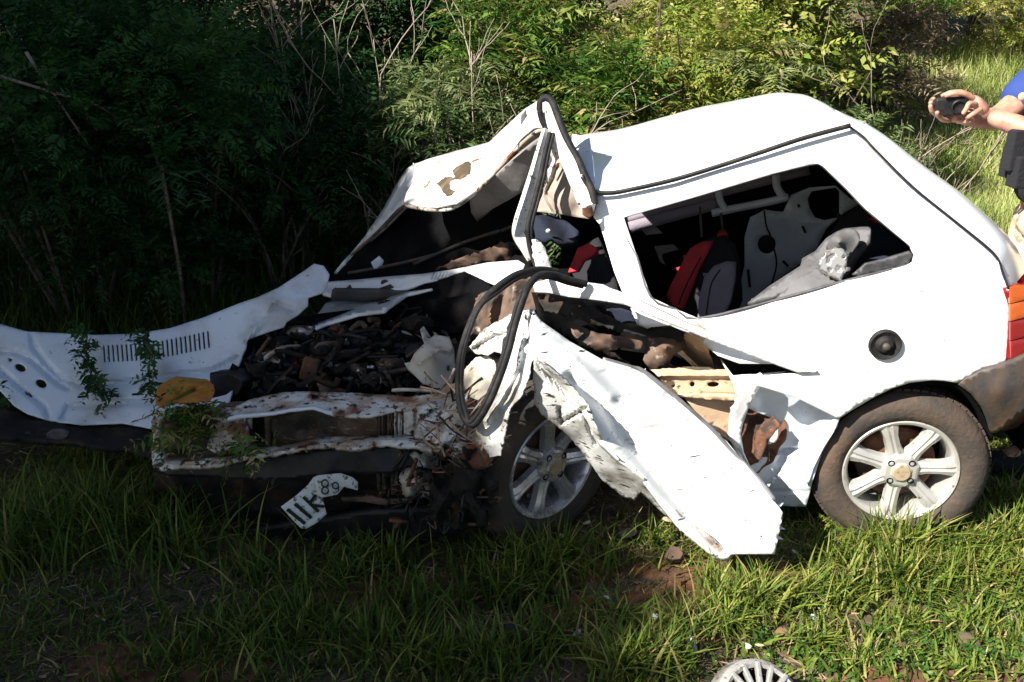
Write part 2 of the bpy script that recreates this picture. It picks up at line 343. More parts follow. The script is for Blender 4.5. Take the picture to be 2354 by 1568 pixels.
# near side ---------------------------------------------------------------
WIN = KW(200,740, 600,625, 1000,505, 1200,455, 1245,450, 1275,465, 1400,585, 1500,690, 1650,815, 1740,890, 1765,940, 1755,980, 1720,1000, 1400,1080, 1000,1190, 600,1285, 480,1235, 345,1170, 270,950)
side = KX(1372,452, 1450,440, 1550,418, 1650,388, 1750,355, 1850,321, 1953,293, 2010,345, 2100,435, 2200,516, 2285,587, 2305,630, 2316,665, 2322,720, 2318,790, 2318,832, 2260,850, 2200,880) + \
    KR(1000,357, 930,355, 800,370, 700,402, 600,450, 480,520, 385,580) + KX(1830,914, 1740,886, 1722,866, 1800,860, 1866,857, 1795,837, 1700,836, 1650,818, 1600,775, 1540,748, 1500,752, 1470,748, 1462,720, 1438,690, 1412,625, 1388,545, 1378,515, 1364,500, 1372,470)
sidec = [(1372,452,.17), (1550,418,.17), (1750,355,.17), (1953,293,.17), (2100,435,.10), (2285,587,.04), (2320,720,.0), (2320,832,-.01), (1440,500,.14), (1495,690,.03),
         (1605,733,.0), (1776,692,-.01), (1946,645,-.01), (2092,600,0), (1890,380,.14), (1700,800,-.02), (2034,792,-.04), (1965,939,-.04), (2141,874,-.04), (1830,914,-.065), (1866,857,-.045), (1600,775,-.01), (1740,886,-.065), (1385,600,.1), (1540,748,.02)]
panel('side_panel', side, sidec, W_, car, holes=[WIN], grid=12, wob=.006, thick=.012, step=9,
      ridges=[([(1660,770), (1900,800), (2316,700)], -.004, 18)])
sl = [(p[0], p[1]) for p in WIN]; nf = rbf(sidec)
ws = catmull([an([p], [nf(np.array([p]))[0]+.006])[0] for p in sl], 3, True)
tube('window_seal', ws, .005, 'grey', car, closed=True, sides=6)
ptube('drip_rail', [(1338,405,.16), (1362,438,.15), (1400,444,.15), (1450,436,.15), (1550,413,.15), (1650,383,.15), (1750,350,.15), (1850,317,.15), (1955,289,.15)], .0075, 'black', car, per=5, sides=6, flat=.8)
ptube('tailgate_seam', [(1950,289,.16), (1985,315,.14), (2010,342,.12), (2100,431,.085), (2200,512,.05), (2285,583,.025), (2305,627,.012), (2318,664,-.006)], .0035, 'rubber', car, per=5, sides=6)
# roof --------------------------------------------------------------------
loft('roof', [[(1345,398,.17), (1372,436,.17), (1450,431,.17), (1550,410,.17), (1650,380,.17), (1750,347,.17), (1850,314,.17), (1953,287,.17)],
              [(1325,345,.55), (1362,362,.52), (1450,352,.52), (1550,327,.52), (1650,302,.52), (1750,277,.52), (1830,257,.50), (1915,250,.45)],
              [(1310,320,1.0), (1345,313,1.0), (1430,299,1.0), (1530,272,1.02), (1620,247,1.02), (1710,228,1.02), (1785,214,1.0), (1840,218,.92)],
              [(1308,326,1.3), (1345,318,1.3), (1430,305,1.3), (1530,279,1.3), (1620,255,1.3), (1710,236,1.3), (1780,222,1.3), (1825,224,1.3)]], W_, car, per=6, cross=7, wob=.012, thick=.02)
# rear edge of roof and tailgate
loft('tailgate', [[(1955,290,.17), (2010,342,.135), (2100,431,.10), (2200,512,.065), (2285,583,.04), (2305,627,.025), (2320,664,.01)],
                  [(1990,283,.24), (2045,320,.22), (2125,385,.20), (2215,452,.18), (2300,530,.18), (2335,580,.2), (2356,655,.2)],
                  [(1935,262,.5), (1985,290,.5), (2100,375,.5), (2200,450,.5), (2290,535,.5), (2325,590,.5), (2340,655,.5)],
                  [(1826,222,1.3), (1860,240,1.3), (1960,300,1.3), (2060,380,1.3), (2110,450,1.3), (2140,520,1.3), (2150,600,1.3)]], W_, car, per=5, cross=6, thick=.01)
loft('rear_header', [[(1953,286,.172), (1914,250,.45), (1840,219,.92), (1825,225,1.3)], [(1957,289,.18), (1990,283,.24), (1935,263,.5), (1870,240,.9), (1828,226,1.3)]], W_, car, per=5, cross=4)
# lamp and bumper ---------------------------------------------------------
tl = tag(panel('tail_light', KX(2318,664, 2356,656, 2420,646, 2420,800, 2318,832, 2322,770, 2324,715), [(2318,660,-.006), (2318,832,-.02), (2420,640,.05), (2420,800,.03)], 'redl', car, grid=12, thick=.05))
for i, (y0, y1, m_) in enumerate([(662,698,'orange'), (700,738,'orange'), (741,783,'redl'), (785,826,'redl')]):
    b_ = panel('lens', KX(2322+i*.8,y0, 2366,y0-9, 2410,y0-14, 2410,y1-20, 2366,y1-12, 2322+i*.8,y1), [(2318,740,-.018), (2420,640,.035), (2420,800,.015)], m_, tl, grid=12, thick=.008,
               label=('orange indicator cell of the lamp' if i < 2 else 'red cell of the lamp')); bevel(b_, .003)
panel('rear_bumper', KX(2200,882, 2262,851, 2320,834, 2440,780, 2440,900, 2354,948, 2292,994, 2276,998, 2270,972, 2255,935, 2232,905), [(2200,882,-.03), (2320,834,-.045), (2300,900,-.06), (2440,780,0), (2440,900,-.02), (2285,996,.02)], 'bumper', car, grid=10, thick=.02)
panel('bumper_underside', KX(2275,985, 2354,945, 2440,900, 2440,960, 2380,975, 2310,990), [(2275,985,.05), (2440,920,.1), (2360,980,.2)], 'rust', car, grid=10, thick=.02, amp=.01)
# fuel cap ---------------------------------------------------------------
def facing(c, nrm, roll=0):
    y = Vector(nrm).normalized(); z = Vector((0, 0, 1)); x = y.cross(z).normalized(); z = x.cross(y)
    return Matrix.Translation(c) @ Matrix((x, y, z)).transposed().to_4x4() @ Matrix.Rotation(roll, 4, 'Y')
OUT = Vector((-NN[0], -NN[1], 0))
mt = facing(A(2034, 792, -.043), OUT)
fc = link('fuel_cap', mesh(*lathe_geo([(.046, -.01), (.046, .006), (.042, .011), (.034, .006), (.028, .004), (.024, .012), (.018, .016), (0.001, .017)], 32, mt)), 'rubber', car, sharp=30)
link('cap_knob', mesh(*lathe_geo([(.011, .014), (.011, .024), (.008, .027), (.0005, .028)], 16, mt)), 'bumper', fc)
# wheels -------------------------------------------------------------------
def wheel(c, nrm, tm, rm, roll=0, k=1.0, label=None):
    mt = facing(c, nrm, roll) @ Matrix.Scale(k, 4)
    root = bpy.data.objects.new('wheel', None); COL.objects.link(root); root.parent = car; root.matrix_parent_inverse = Matrix.Translation(-wloc(car)); root.empty_display_size = .1
    if label: root['label'] = label
    def L(n_, g, m_, s=30): return link(n_, mesh(*g), m_, root_fix, sharp=s)
    root_fix = root
    prof = [(.178, -.03), (.186, -.012), (.196, .004), (.215, .012), (.240, .014), (.262, .007), (.276, -.006), (.283, -.018)]
    L('tyre', lathe_geo(prof+[(.287, -.03), (.287, -.14), (.28, -.16), (.26, -.172), (.22, -.176), (.19, -.165), (.178, -.14)], 72, mt), tm, 60)
    # tread blocks
    tb = []
    for i in range(64):
        for j, yy in enumerate((-.040, -.072, -.104, -.136)):
            a_ = 2*math.pi*(i+.5*(j % 2))/64; tb.append(box_geo((0, yy, .289), (.021, .025, .008), mt @ Matrix.Rotation(a_, 4, 'Y')))
    L('tread', join(tb), tm, 30)
    L('rim', lathe_geo([(.176, -.16), (.165, -.15), (.160, -.07), (.166, -.03), (.172, -.008), (.178, .000), (.186, .003), (.190, -.002), (.190, -.012), (.184, -.02), (.178, -.03), (.17, -.06), (.17, -.15), (.176, -.16)], 72, mt), rm)
    L('brake_drum', lathe_geo([(.13, -.15), (.13, -.075), (.12, -.066), (.07, -.062), (.001, -.06)], 40, mt), 'rust')
    for i in range(7):
        m2 = mt @ Matrix.Rotation(2*math.pi*i/7, 4, 'Y')
        pr = [(.042, .034, -.012), (.085, .025, -.012), (.13, .025, -.006), (.158, .031, -.002), (.176, .038, -.004)]
        vs = []; fs = []
        for z_, hw, y_ in pr:
            for px_, dy in ((-hw, -.028), (-hw*.85, -.006), (-hw*.28, 0.003), (0, -.001), (hw*.28, 0.003), (hw*.85, -.006), (hw, -.028)): vs.append(m2 @ Vector((px_, y_+dy, z_)))
        for a_ in range(len(pr)-1):
            for b_ in range(6): fs.append((a_*7+b_, (a_+1)*7+b_, (a_+1)*7+b_+1, a_*7+b_+1))
        for a_ in range(len(pr)-1): fs.append((a_*7+6, (a_+1)*7+6, (a_+1)*7, a_*7))
        L('spoke', (vs, fs), rm, 25)
    L('hub', lathe_geo([(.064, -.045), (.066, -.012), (.061, -.003), (.052, .002), (.036, .003), (.033, .008), (.026, .010), (.001, .010)], 8, mt), rm, 20)
    L('centre_cap', lathe_geo([(.03, .009), (.027, .0125), (.0005, .013)], 24, mt), 'cap')
    for i in range(4):
        m2 = mt @ Matrix.Rotation(math.pi/2*i+.5, 4, 'Y') @ Matrix.Translation((0, .0015, .047))
        L('bolt', lathe_geo([(.0115, 0), (.0115, .002), (.008, .0022), (.007, -.004), (.0005, -.004)], 14, m2), 'dark')
    return root
wheel(Vector((1.215, 2.441, .275)), OUT, 'tyre', 'alloy', .35, .925)
wheel(Vector((.135, 2.487, .270)), (math.sin(R(40)), -math.cos(R(40)), -.03), 'tyred', 'alloyd', .1, .97, label='grey front wheel turned outwards')
# wheel housing
loft('wheel_housing', [[(1862,1112,.0), (1890,1035,.0), (1925,968,-.01), (2012,912,-.02), (2090,881,-.02), (2141,876,-.02), (2200,884,-.02), (2250,935,0), (2285,1010,.02)],
                       [(1875,1110,.32), (1905,1035,.32), (1935,965,.32), (2010,925,.32), (2080,905,.32), (2130,900,.32), (2180,905,.32), (2225,950,.32), (2250,1000,.32)]], 'dark', car, per=4, cross=3, thick=.006)
panel('housing_wall', KX(1860,1180, 1880,1080, 1925,960, 2012,915, 2130,890, 2190,900, 2250,950, 2270,1040, 2240,1150), [(1900,1000,.30), (2200,1000,.30), (2100,900,.30)], 'dark', car, grid=30)
# lower quarter (crushed, behind the crease) --------------------------------
HOLE = KX(1712,935, 1745,950, 1768,958, 1790,972, 1770,1000, 1762,1030, 1742,1062, 1722,1074, 1706,1050, 1702,1000)
panel('quarter_panel', KX(1735,872, 1830,905, 1928,955, 1924,978, 1888,1040, 1866,1110, 1853,1165, 1760,1162, 1738,1120, 1712,1080, 1690,1040, 1678,1010, 1690,950, 1710,905),
      [(1735,872,.02), (1928,955,-.02), (1750,930,.09), (1860,975,.09), (1905,1000,-.03), (1868,1100,-.02), (1853,1165,.05), (1760,1162,.12), (1790,1060,.11), (1680,1010,.05), (1700,1060,.07)],
      'paintshade', car, holes=[HOLE], grid=8, amp=.02, freq=6, seed=8, sharp=25, ridges=[([(1750,1040), (1800,1035), (1860,1030)], .02, 5), ([(1750,1128), (1856,1132)], .015, 4), ([(1770,1110), (1800,1085), (1850,1080)], -.015, 4)])
panel('torn_lining', KX(1690,920, 1800,940, 1810,1000, 1780,1060, 1720,1100, 1690,1060), [(1700,950,.14), (1800,950,.12), (1740,1080,.10)], 'rust', car, grid=9, amp=.05, freq=9, seed=5, rag=3)
panel('torn_flap', KX(1735,1000, 1750,975, 1775,955, 1792,975, 1778,1000, 1762,1012, 1752,1045, 1740,1065, 1733,1040), [(1735,1000,.05), (1790,970,.0), (1745,1060,.03)], 'rust', car, grid=7, amp=.03, freq=12, rag=2, seed=2)
panel('door_post', KX(1676,1012, 1684,958, 1700,918, 1722,888, 1752,862, 1760,868, 1738,905, 1722,935, 1708,975, 1703,1000, 1710,1040, 1730,1085, 1700,1040), [(1680,1000,-.02), (1750,865,-.02), (1715,1040,.0), (1708,960,.0)], W_, car, grid=7, thick=.02)
panel('arch_lip', KR(385,580, 362,640, 290,760, 235,870, 205,960, 170,950, 165,880, 200,760, 180,690, 250,640, 340,590), [(1928,962,-.035), (1860,1100,-.03), (1850,1020,-.0)], W_, car, grid=7, thick=.012)
# ------------------------------------------------------------------ cabin inside
panel('far_side', KX(1290,340, 1345,318, 1530,280, 1710,238, 1825,226, 1960,302, 2060,385, 2110,450, 2150,600, 2140,690, 1900,720, 1600,760, 1290,800),
      [(1290,340,1.34), (1825,226,1.34), (2140,690,1.42), (1290,800,1.42)], W_, car, grid=40, thick=.01)
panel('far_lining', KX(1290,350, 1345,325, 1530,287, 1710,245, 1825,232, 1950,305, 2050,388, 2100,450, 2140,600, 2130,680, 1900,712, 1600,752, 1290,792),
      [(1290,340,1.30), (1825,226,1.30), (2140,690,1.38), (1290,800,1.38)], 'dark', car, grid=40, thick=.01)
def wbox(name, c, sz, mat, parent=car, rot=None, bv=.01, label=None):
    mt = Matrix.Translation(c) @ (Matrix.Rotation(-AL, 4, 'Z') if rot is None else rot)
    o = link(name, mesh(*box_geo((0, 0, 0), sz, mt)), mat, parent, label, smooth=False)
    if bv: bevel(o, bv)
    return o
wbox('floor_pan', (.95, 3.3, .30), (1.3, 1.0, .04), 'dark'); wbox('rear_floor', (1.5, 3.35, .42), (.45, .9, .06), 'dark')
wbox('bulkhead', (.20, 3.3, .42), (.06, 1.1, .5), 'dark')
wbox('boot_wall', (1.72, 3.05, .52), (.06, 1.3, .42), 'dark')
ifa = KW(880,740, 960,700, 1060,710, 1100,620, 1200,580, 1340,570, 1420,640, 1480,660, 1380,720, 1290,800, 1240,900, 1160,980, 1000,1100, 900,1180, 860,1260, 790,1280, 850,1000, 850,850)
panel('inner_panel', ifa, [(1720,500,1.2), (1960,450,1.2), (1740,700,1.22)], 'paintshade', car, holes=[ell(1763, 562, 21, 22), KW(1190,640, 1210,600, 1340,580, 1360,600, 1360,740, 1280,755, 1230,740, 1200,690)], grid=14, wob=.02, thick=.006,
      ridges=[(KW(880,760, 960,715, 1090,750, 1300,790), -.02, 5)])
panel('speaker', ell(1763, 562, 25, 25), [(1763,562,1.24)], 'black', car, grid=12)
ptube('cable', [(1757,485,1.15), (1762,520,1.15), (1772,545,1.15), (1785,600,1.1), (1778,640,1.1), (1765,672,1.1)], .004, 'rubber', car, sides=5)
for q, r_ in (([(1636,490,1.15), (1700,477,1.15), (1770,463,1.15), (1812,453,1.15)], .018), ([(1784,402,1.15), (1786,430,1.15), (1800,452,1.15)], .018), ([(1650,437,1.15), (1656,462,1.15), (1668,482,1.15)], .016), ([(1447,523,1.2), (1560,492,1.2), (1650,468,1.2)], .028), ([(1440,505,1.25), (1650,445,1.2), (1860,392,1.2)], .02)):
    ptube('window_frame', q, r_, 'paintshade' if r_ < .02 else 'lilac', car, sides=6, flat=.5)
for q in ([(1609,475,1.05), (1613,545,1.0)], [(1657,490,1.05), (1664,548,1.0)]): ptube('seat_belt', q, .012, 'grey', car, per=2, sides=4, flat=.3)
# seats
panel('window_glass', KX(1960,520, 2000,505, 2050,530, 2085,568, 2070,600, 1990,622, 1955,640, 1950,580), [(1960,520,.55), (2070,600,.4), (1955,640,.4)], 'navy', car, grid=12, amp=.05, seed=3, thick=.02).name = 'rear_seat_side'
s1 = panel('seat_backrest', KX(1530,680, 1560,620, 1597,562, 1640,545, 1668,540, 1690,560, 1700,600, 1695,660, 1665,725, 1600,745, 1540,720), [(1530,680,.75), (1600,562,.8), (1690,560,.8), (1665,725,.6)], 'seatb', car, grid=14, wob=.03, thick=.14)
panel('seat_stripe', KX(1532,676, 1555,628, 1585,572, 1612,556, 1640,553, 1630,575, 1605,620, 1588,665, 1568,712, 1545,700), [(1530,680,.72), (1600,562,.77), (1640,553,.77), (1570,712,.66)], 'red', s1, grid=10, wob=.02, thick=.02)
panel('seat_side', KX(1603,742, 1606,690, 1618,640, 1640,612, 1670,600, 1692,602, 1690,640, 1680,690, 1655,735), [(1603,742,.52), (1640,612,.66), (1692,602,.66), (1655,735,.5)], 'lilac', s1, grid=10, wob=.03, thick=.03)
panel('seat_headrest', KX(1650,545, 1660,533, 1672,535, 1676,552, 1664,560, 1652,556), [(1660,545,.9)], 'red', s1, grid=6, thick=.05)
panel('rear_seat', KX(1725,700, 1800,650, 1850,600, 1900,545, 1935,500, 1975,470, 2040,500, 2075,560, 2070,610, 1950,650, 1800,690), [(1725,700,.5), (1900,545,.65), (2040,500,.65), (2070,610,.5)], 'seatb', car, grid=14, wob=.04, thick=.1)
panel('rear_seat_stripe', KX(1985,515, 2005,503, 2035,505, 2045,516, 2020,518, 1995,524), [(1990,515,.55), (2045,512,.55)], 'red', car, grid=8, thick=.02)
panel('side_trim', KW(865,1200, 980,1110, 1150,1000, 1160,960, 1230,920, 1290,850, 1370,800, 1480,790, 1530,790, 1520,870, 1440,960, 1400,1050, 1340,1100, 1200,1130, 1010,1170), [(1720,696,.25), (1850,600,.3), (1980,520,.3), (1920,650,.2)], 'grey', car, grid=10, amp=.02, seed=6, thick=.03)
panel('belt_reel_cover', KW(1290,910, 1310,860, 1360,815, 1420,800, 1460,820, 1470,860, 1440,920, 1400,945, 1340,930), [(1900,570,.2), (1940,530,.22), (1965,550,.2), (1930,585,.17), (1930,555,.13)], 'silver', car, grid=6, thick=.02, smooth=True)
panel('wheel_arch_trim', KW(1005,1188, 1080,1120, 1170,1050, 1240,1010, 1290,1050, 1370,1085, 1300,1120, 1200,1150, 1080,1180), [(1780,692,.1), (1870,620,.16), (1930,650,.1), (1860,660,.07)], 'silver', car, grid=7, thick=.02, wob=.02)
panel('hinge_plate', KW(1240,995, 1270,950, 1300,912, 1350,905, 1405,935, 1400,1000, 1370,1085, 1330,1070, 1290,1045), [(1880,610,.12), (1940,580,.12), (1930,645,.09)], 'bracketm', car,
      holes=[KW(1290,985, 1300,950, 1330,935, 1338,945, 1315,955, 1303,985), ell(*KW(1308, 1022)[0], 3, 3, 8), ell(*KW(1385, 950)[0], 3.5, 3.5, 8), KW(1345,1000, 1366,1004, 1362,1026, 1340,1020)], grid=6, thick=.008)
panel('loose_weatherstrip', KW(1430,1050, 1500,990, 1620,960, 1740,925, 1762,950, 1720,1000, 1600,1030, 1480,1055), [(1960,630,.02), (2100,590,.02)], 'grey', car, grid=7, thick=.012, amp=.02, seed=4)
ptube('seat_seam', [(1622,735,.46), (1628,690,.48), (1636,650,.52), (1655,620,.56)], .003, 'black', car, sides=5)
ptube('seat_seam', [(1560,700,.66), (1580,650,.68), (1612,590,.7)], .003, 'black', car, sides=5)
for q in ([(1720,620,1.1), (1724,660,1.1)], [(1800,600,1.15), (1812,612,1.15)], [(1845,520,1.15), (1852,535,1.15)], [(1835,470,1.15), (1838,476,1.15)]): ptube('clip', q, .006, 'black', car, per=2, sides=5)
# front seat glimpsed through the door opening; loose clothing
s2 = panel('front_seat', KX(1300,640, 1320,600, 1345,560, 1375,545, 1395,590, 1418,650, 1425,690, 1340,680), [(1300,640,.7), (1375,545,.8), (1420,680,.6)], 'seatb', car, grid=10, wob=.06, thick=.12)
panel('seat_stripe', K1(1700,1190, 1740,1090, 1760,1040, 1830,1010, 1880,1040, 1860,1080, 1800,1110, 1760,1180), [(1320,600,.6), (1365,575,.6), (1330,625,.58)], 'red', s2, grid=8, wob=.04, thick=.02)
# ------------------------------------------------------------------ crushed roof front
RS = K1(755,520, 830,490, 1000,440, 1210,385, 1290,310, 1370,235, 1430,180, 1510,130, 1530,150, 1535,230, 1555,290, 1480,300, 1400,370, 1250,540, 1120,680, 1000,760, 880,780, 780,775, 685,755, 700,700, 745,620, 770,570)
panel('crumpled_roof', RS, [(1240,235,.55), (1250,292,.35), (1130,322,1.1), (1160,375,.45), (1000,350,1.2), (960,375,1.25), (1020,470,.62), (930,463,.85), (1090,432,.5), (1060,390,.75), (1180,300,.7)], 'peel', car, grid=9, wob=.06, amp=.012, freq=3, thick=.012, sharp=30, seed=11,
      ridges=[(K1(740,740, 880,750, 1000,720, 1150,610, 1300,450, 1500,300), .03, 6)])
panel('peeled_patch', K1(885,640, 940,600, 1000,600, 985,565, 1020,530, 1080,500, 1102,520, 1090,580, 1030,620, 1000,612, 965,640, 972,670, 1005,690, 950,722, 920,680), [(1240,235,.55), (1250,292,.35), (1130,322,1.1), (1160,375,.45), (1000,350,1.2), (960,375,1.25), (1020,470,.62), (930,463,.85), (1090,432,.5), (1060,390,.75), (1180,300,.7)], 'peelb', car, off=-.006, rag=1.5, step=5, grid=5, wob=.06, amp=.012, freq=3, thick=.002, sharp=30, seed=11,
      ridges=[(K1(740,740, 880,750, 1000,720, 1150,610, 1300,450, 1500,300), .03, 6)])
ptube('roof_seal', [(p[0], p[1]+4, n_) for p, n_ in zip(K1(690,765, 780,785, 880,795, 980,785, 1100,710, 1250,560, 1400,400, 1500,315, 1550,300), (.8, .74, .66, .58, .5, .44, .38, .34, .32))], .007, 'rusty', car, sides=6)
panel('roof_band', K1(1410,215, 1440,185, 1450,250, 1460,310, 1420,325, 1408,270), [(1205,260,.6)], 'grey', car, grid=8, thick=.003)
panel('far_pillar', K1(755,515, 700,550, 640,640, 560,790, 440,970, 350,1080, 250,1195, 300,1130, 420,1010, 560,880, 680,760, 720,680, 765,590, 810,505), [(960,380,1.25), (880,480,1.3), (770,625,1.3), (930,460,1.1)], W_, car, grid=8, thick=.03, ridges=[(K1(760,560, 560,850, 330,1110), .03, 4)])
panel('pillar_trim', K1(690,765, 640,800, 520,930, 400,1040, 330,1110, 450,1020, 600,880, 680,800), [(930,470,.95), (800,600,1.2)], 'brownpl', car, grid=8, thick=.01)
# windscreen opening: dark lining deep inside, headliner hanging below the folded roof
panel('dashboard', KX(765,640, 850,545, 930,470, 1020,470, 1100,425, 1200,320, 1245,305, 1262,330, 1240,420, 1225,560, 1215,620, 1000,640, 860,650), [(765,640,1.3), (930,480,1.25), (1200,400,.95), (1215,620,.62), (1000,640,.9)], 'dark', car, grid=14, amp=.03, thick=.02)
panel('headliner', K1(1090,740, 1190,640, 1330,520, 1450,420, 1540,350, 1530,440, 1490,570, 1420,690, 1340,740, 1230,800, 1140,880, 1100,820), [(1080,460,.66), (1240,320,.45), (1200,440,.55), (1100,510,.8)], 'head', car, grid=8, wob=.08, amp=.03, freq=4, seed=9, thick=.01)
for q in ([(800,628,1.1), (900,610,1.05), (1000,585,1.0), (1100,550,.9), (1180,520,.75)], [(950,608,1.0), (1060,560,.9), (1150,530,.8)]): ptube('trim_rail', q, .008, 'bumper', car, sides=6, flat=.5)
panel('torn_cowl_trim', K1(880,1170, 1000,1110, 1180,1060, 1300,1000, 1400,1010, 1440,1120, 1400,1130, 1200,1130, 1050,1160), [(1000,610,.85), (1200,590,.6)], 'brownpl', car, grid=7, amp=.06, freq=9, rag=4, seed=12)
panel('mirror_scrap', K1(480,1130, 530,1090, 560,1120, 550,1150, 500,1170), [(870,600,1.0)], 'paintshade', car, grid=6)
# door frame / pillar bars
def bar(name, q, w0, mat, flat=.6, **kw): return ptube(name, q, w0, mat, car, sides=4, flat=flat, **kw)
P1 = K1(1545,310, 1510,450, 1470,600, 1420,760, 1375,900, 1370,960, 1410,1030, 1450,1110)
bar('screen_pillar', [(x+9, y, n_) for (x, y), n_ in zip(P1, (.3, .27, .24, .21, .18, .18, .17, .16))], [.022, .03, .034, .034, .03, .03, .022], 'paintd', twist=.4)
P2 = K1(1590,330, 1560,450, 1530,600, 1490,760, 1455,900, 1460,1010, 1490,1120, 1510,1170)
for dx, r_ in ((0, .009), (8, .006)): ptube('pillar_seal', [(x+dx, y, n_-.03) for (x, y), n_ in zip(P2, (.3, .27, .24, .21, .18, .18, .17, .16))], r_, 'rubber', car, sides=7)
P3 = K1(1545,150, 1580,220, 1640,360, 1690,480, 1740,600, 1790,720, 1830,800)
bar('door_frame', [(x+3, y, n_) for (x, y), n_ in zip(P3, (.36, .33, .28, .24, .2, .16, .12))], [.016, .026, .03, .032, .034, .034, .03], 'paintd', flat=.7, twist=.3)
P4 = K1(1525,190, 1530,140, 1560,110, 1600,130, 1640,230, 1690,360, 1760,490, 1800,580, 1850,690, 1865,770)
ptube('door_seal', [(x, y, n_) for (x, y), n_ in zip(P4, (.36, .36, .36, .34, .3, .26, .22, .18, .14, .12))], .012, 'rubber', car, sides=8)
P5 = K1(1525,190, 1540,250, 1565,300, 1600,380, 1600,470, 1570,560)
ptube('door_seal', [(x, y, .33) for (x, y) in P5], .010, 'rubber', car, sides=8)
panel('hinge_clump', K1(1560,300, 1620,350, 1660,400, 1690,420, 1660,450, 1640,440, 1620,520, 1570,640, 1545,600, 1560,450), [(1260,300,.30), (1275,340,.28), (1255,420,.27)], 'rusty', car, grid=6, amp=.04, freq=10, rag=2, seed=3)
panel('torn_headliner', K1(1650,480, 1690,560, 1730,650, 1780,760, 1850,800, 1830,860, 1700,840, 1600,825, 1500,815, 1530,740, 1590,600, 1610,520), [(1285,370,.42), (1330,480,.30), (1240,480,.45), (1290,470,.28)], 'beige', car, grid=7, wob=.1, amp=.05, freq=5, seed=21, ridges=[(K1(1640,540, 1570,700, 1620,820), .05, 6)])
panel('rusty_stub', K1(1790,790, 1850,785, 1865,830, 1830,860, 1790,835), [(1350,480,.09), (1365,490,.1)], 'rust', car, grid=5, amp=.04, freq=14)
panel('roof_fold_shade', K1(1690,345, 1760,340, 1830,350, 1850,480, 1870,640, 1850,680, 1800,590, 1740,440), [(1305,312,.6), (1345,318,.5), (1368,430,.18), (1350,410,.2)], 'paintshade', car, grid=8, thick=.01)  # bluish panel painted as the frame's shadow across the roof front
panel('torn_pillar_foot', K1(1480,985, 1530,1000, 1570,1070, 1610,1180, 1560,1190, 1510,1170, 1480,1100), [(1230,560,.15), (1270,620,.1)], 'paintd', car, grid=6, amp=.04, freq=9, rag=2)
# ------------------------------------------------------------------ cowl
slots = [[(x, y+.0) for x, y in K1(850+i*20, 1235, 870+i*20, 1187, 876+i*20, 1187, 856+i*20, 1235)] for i in range(6)] + [[(x, y) for x, y in K1(200+i*13, 1310, 210+i*13, 1262, 214+i*13, 1262, 204+i*13, 1310)] for i in range(10)]
panel('cowl', K1(190,1250, 400,1235, 600,1215, 800,1200, 1000,1170, 1200,1130, 1390,1115, 1430,1140, 1400,1200, 1380,1280, 1300,1290, 1180,1240, 1060,1185, 1000,1200, 880,1240, 700,1290, 560,1310, 240,1340, 180,1330),
      [(750,650,.95), (1000,620,.75), (1190,600,.5), (1190,650,.4), (900,655,.75), (750,680,.85)], 'paint', car, holes=slots, grid=9, wob=.03, thick=.01, step=8, ridges=[(K1(380,1290, 800,1260, 1060,1180), .012, 5)])
panel('cowl_mount', ell(*K1(565, 1255)[0], 9, 7, 10), [(880,650,.77)], 'rust', car, grid=5)
panel('cowl_trim', K1(240,1300, 720,1305, 700,1330, 600,1370, 240,1370, 232,1340), [(765,668,.74), (930,670,.66)], 'bumper', car, grid=9, thick=.03)
panel('bent_plate', K1(110,1530, 150,1450, 200,1380, 240,1368, 560,1375, 600,1340, 700,1310, 860,1290, 700,1330, 620,1385, 560,1430, 400,1450, 200,1510, 140,1535), [(720,745,.55), (860,700,.6), (990,665,.55)], 'paint', car, grid=7, amp=.02, freq=4, thick=.01)
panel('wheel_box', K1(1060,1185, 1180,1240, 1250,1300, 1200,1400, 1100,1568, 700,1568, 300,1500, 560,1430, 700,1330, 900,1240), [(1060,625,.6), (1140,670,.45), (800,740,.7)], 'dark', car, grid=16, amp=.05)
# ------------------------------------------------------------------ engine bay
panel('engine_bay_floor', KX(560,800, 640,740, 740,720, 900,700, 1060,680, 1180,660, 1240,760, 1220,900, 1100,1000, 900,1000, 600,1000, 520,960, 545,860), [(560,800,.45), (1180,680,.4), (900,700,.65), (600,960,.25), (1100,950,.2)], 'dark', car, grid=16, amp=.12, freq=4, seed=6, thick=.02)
rr = random.Random(12)
def rot_rand(): return Matrix.Rotation(rr.uniform(0, 6.28), 4, 'X') @ Matrix.Rotation(rr.uniform(0, 6.28), 4, 'Z')
for i in range(120):
    x = rr.uniform(590, 1060); y = rr.uniform(745, 890); n_ = .55-(y-745)/145*.38+rr.uniform(-.05, .05); c = A(x, y, n_); s = .012+.06*rr.random()**2
    mt = Matrix.Translation(c) @ rot_rand(); mk = rr.choice(['dirtyb', 'dirtyb', 'black', 'black', 'black', 'brown', 'dirtyb', 'alloyd' if s < .025 else 'black', 'rust', 'rusty' if s < .025 else 'black'])
    t_ = rr.random()
    if t_ < .4: g = box_geo((0, 0, 0), (s*1.4, s, s*.6), mt); nm = 'bracket'
    elif t_ < .7: g = lathe_geo([(.001, -s*.8), (s*.5, -s*.8), (s*.55, -s*.3), (s*.4, 0), (s*.45, s*.7), (.001, s*.7)], 12, mt); nm = 'engine_component'
    else:
        P = catmull([c+Vector((rr.uniform(-1, 1), rr.uniform(-.5, .5), rr.uniform(-1, 1)))*.09 for _ in range(4)], 5); g = tube_geo(P, rr.uniform(.004, .010), 7); nm = 'hose'
    o = link(nm, mesh(*g), mk, car, sharp=40)
    if nm == 'bracket': bevel(o, s*.12)
sv = []; sf = []
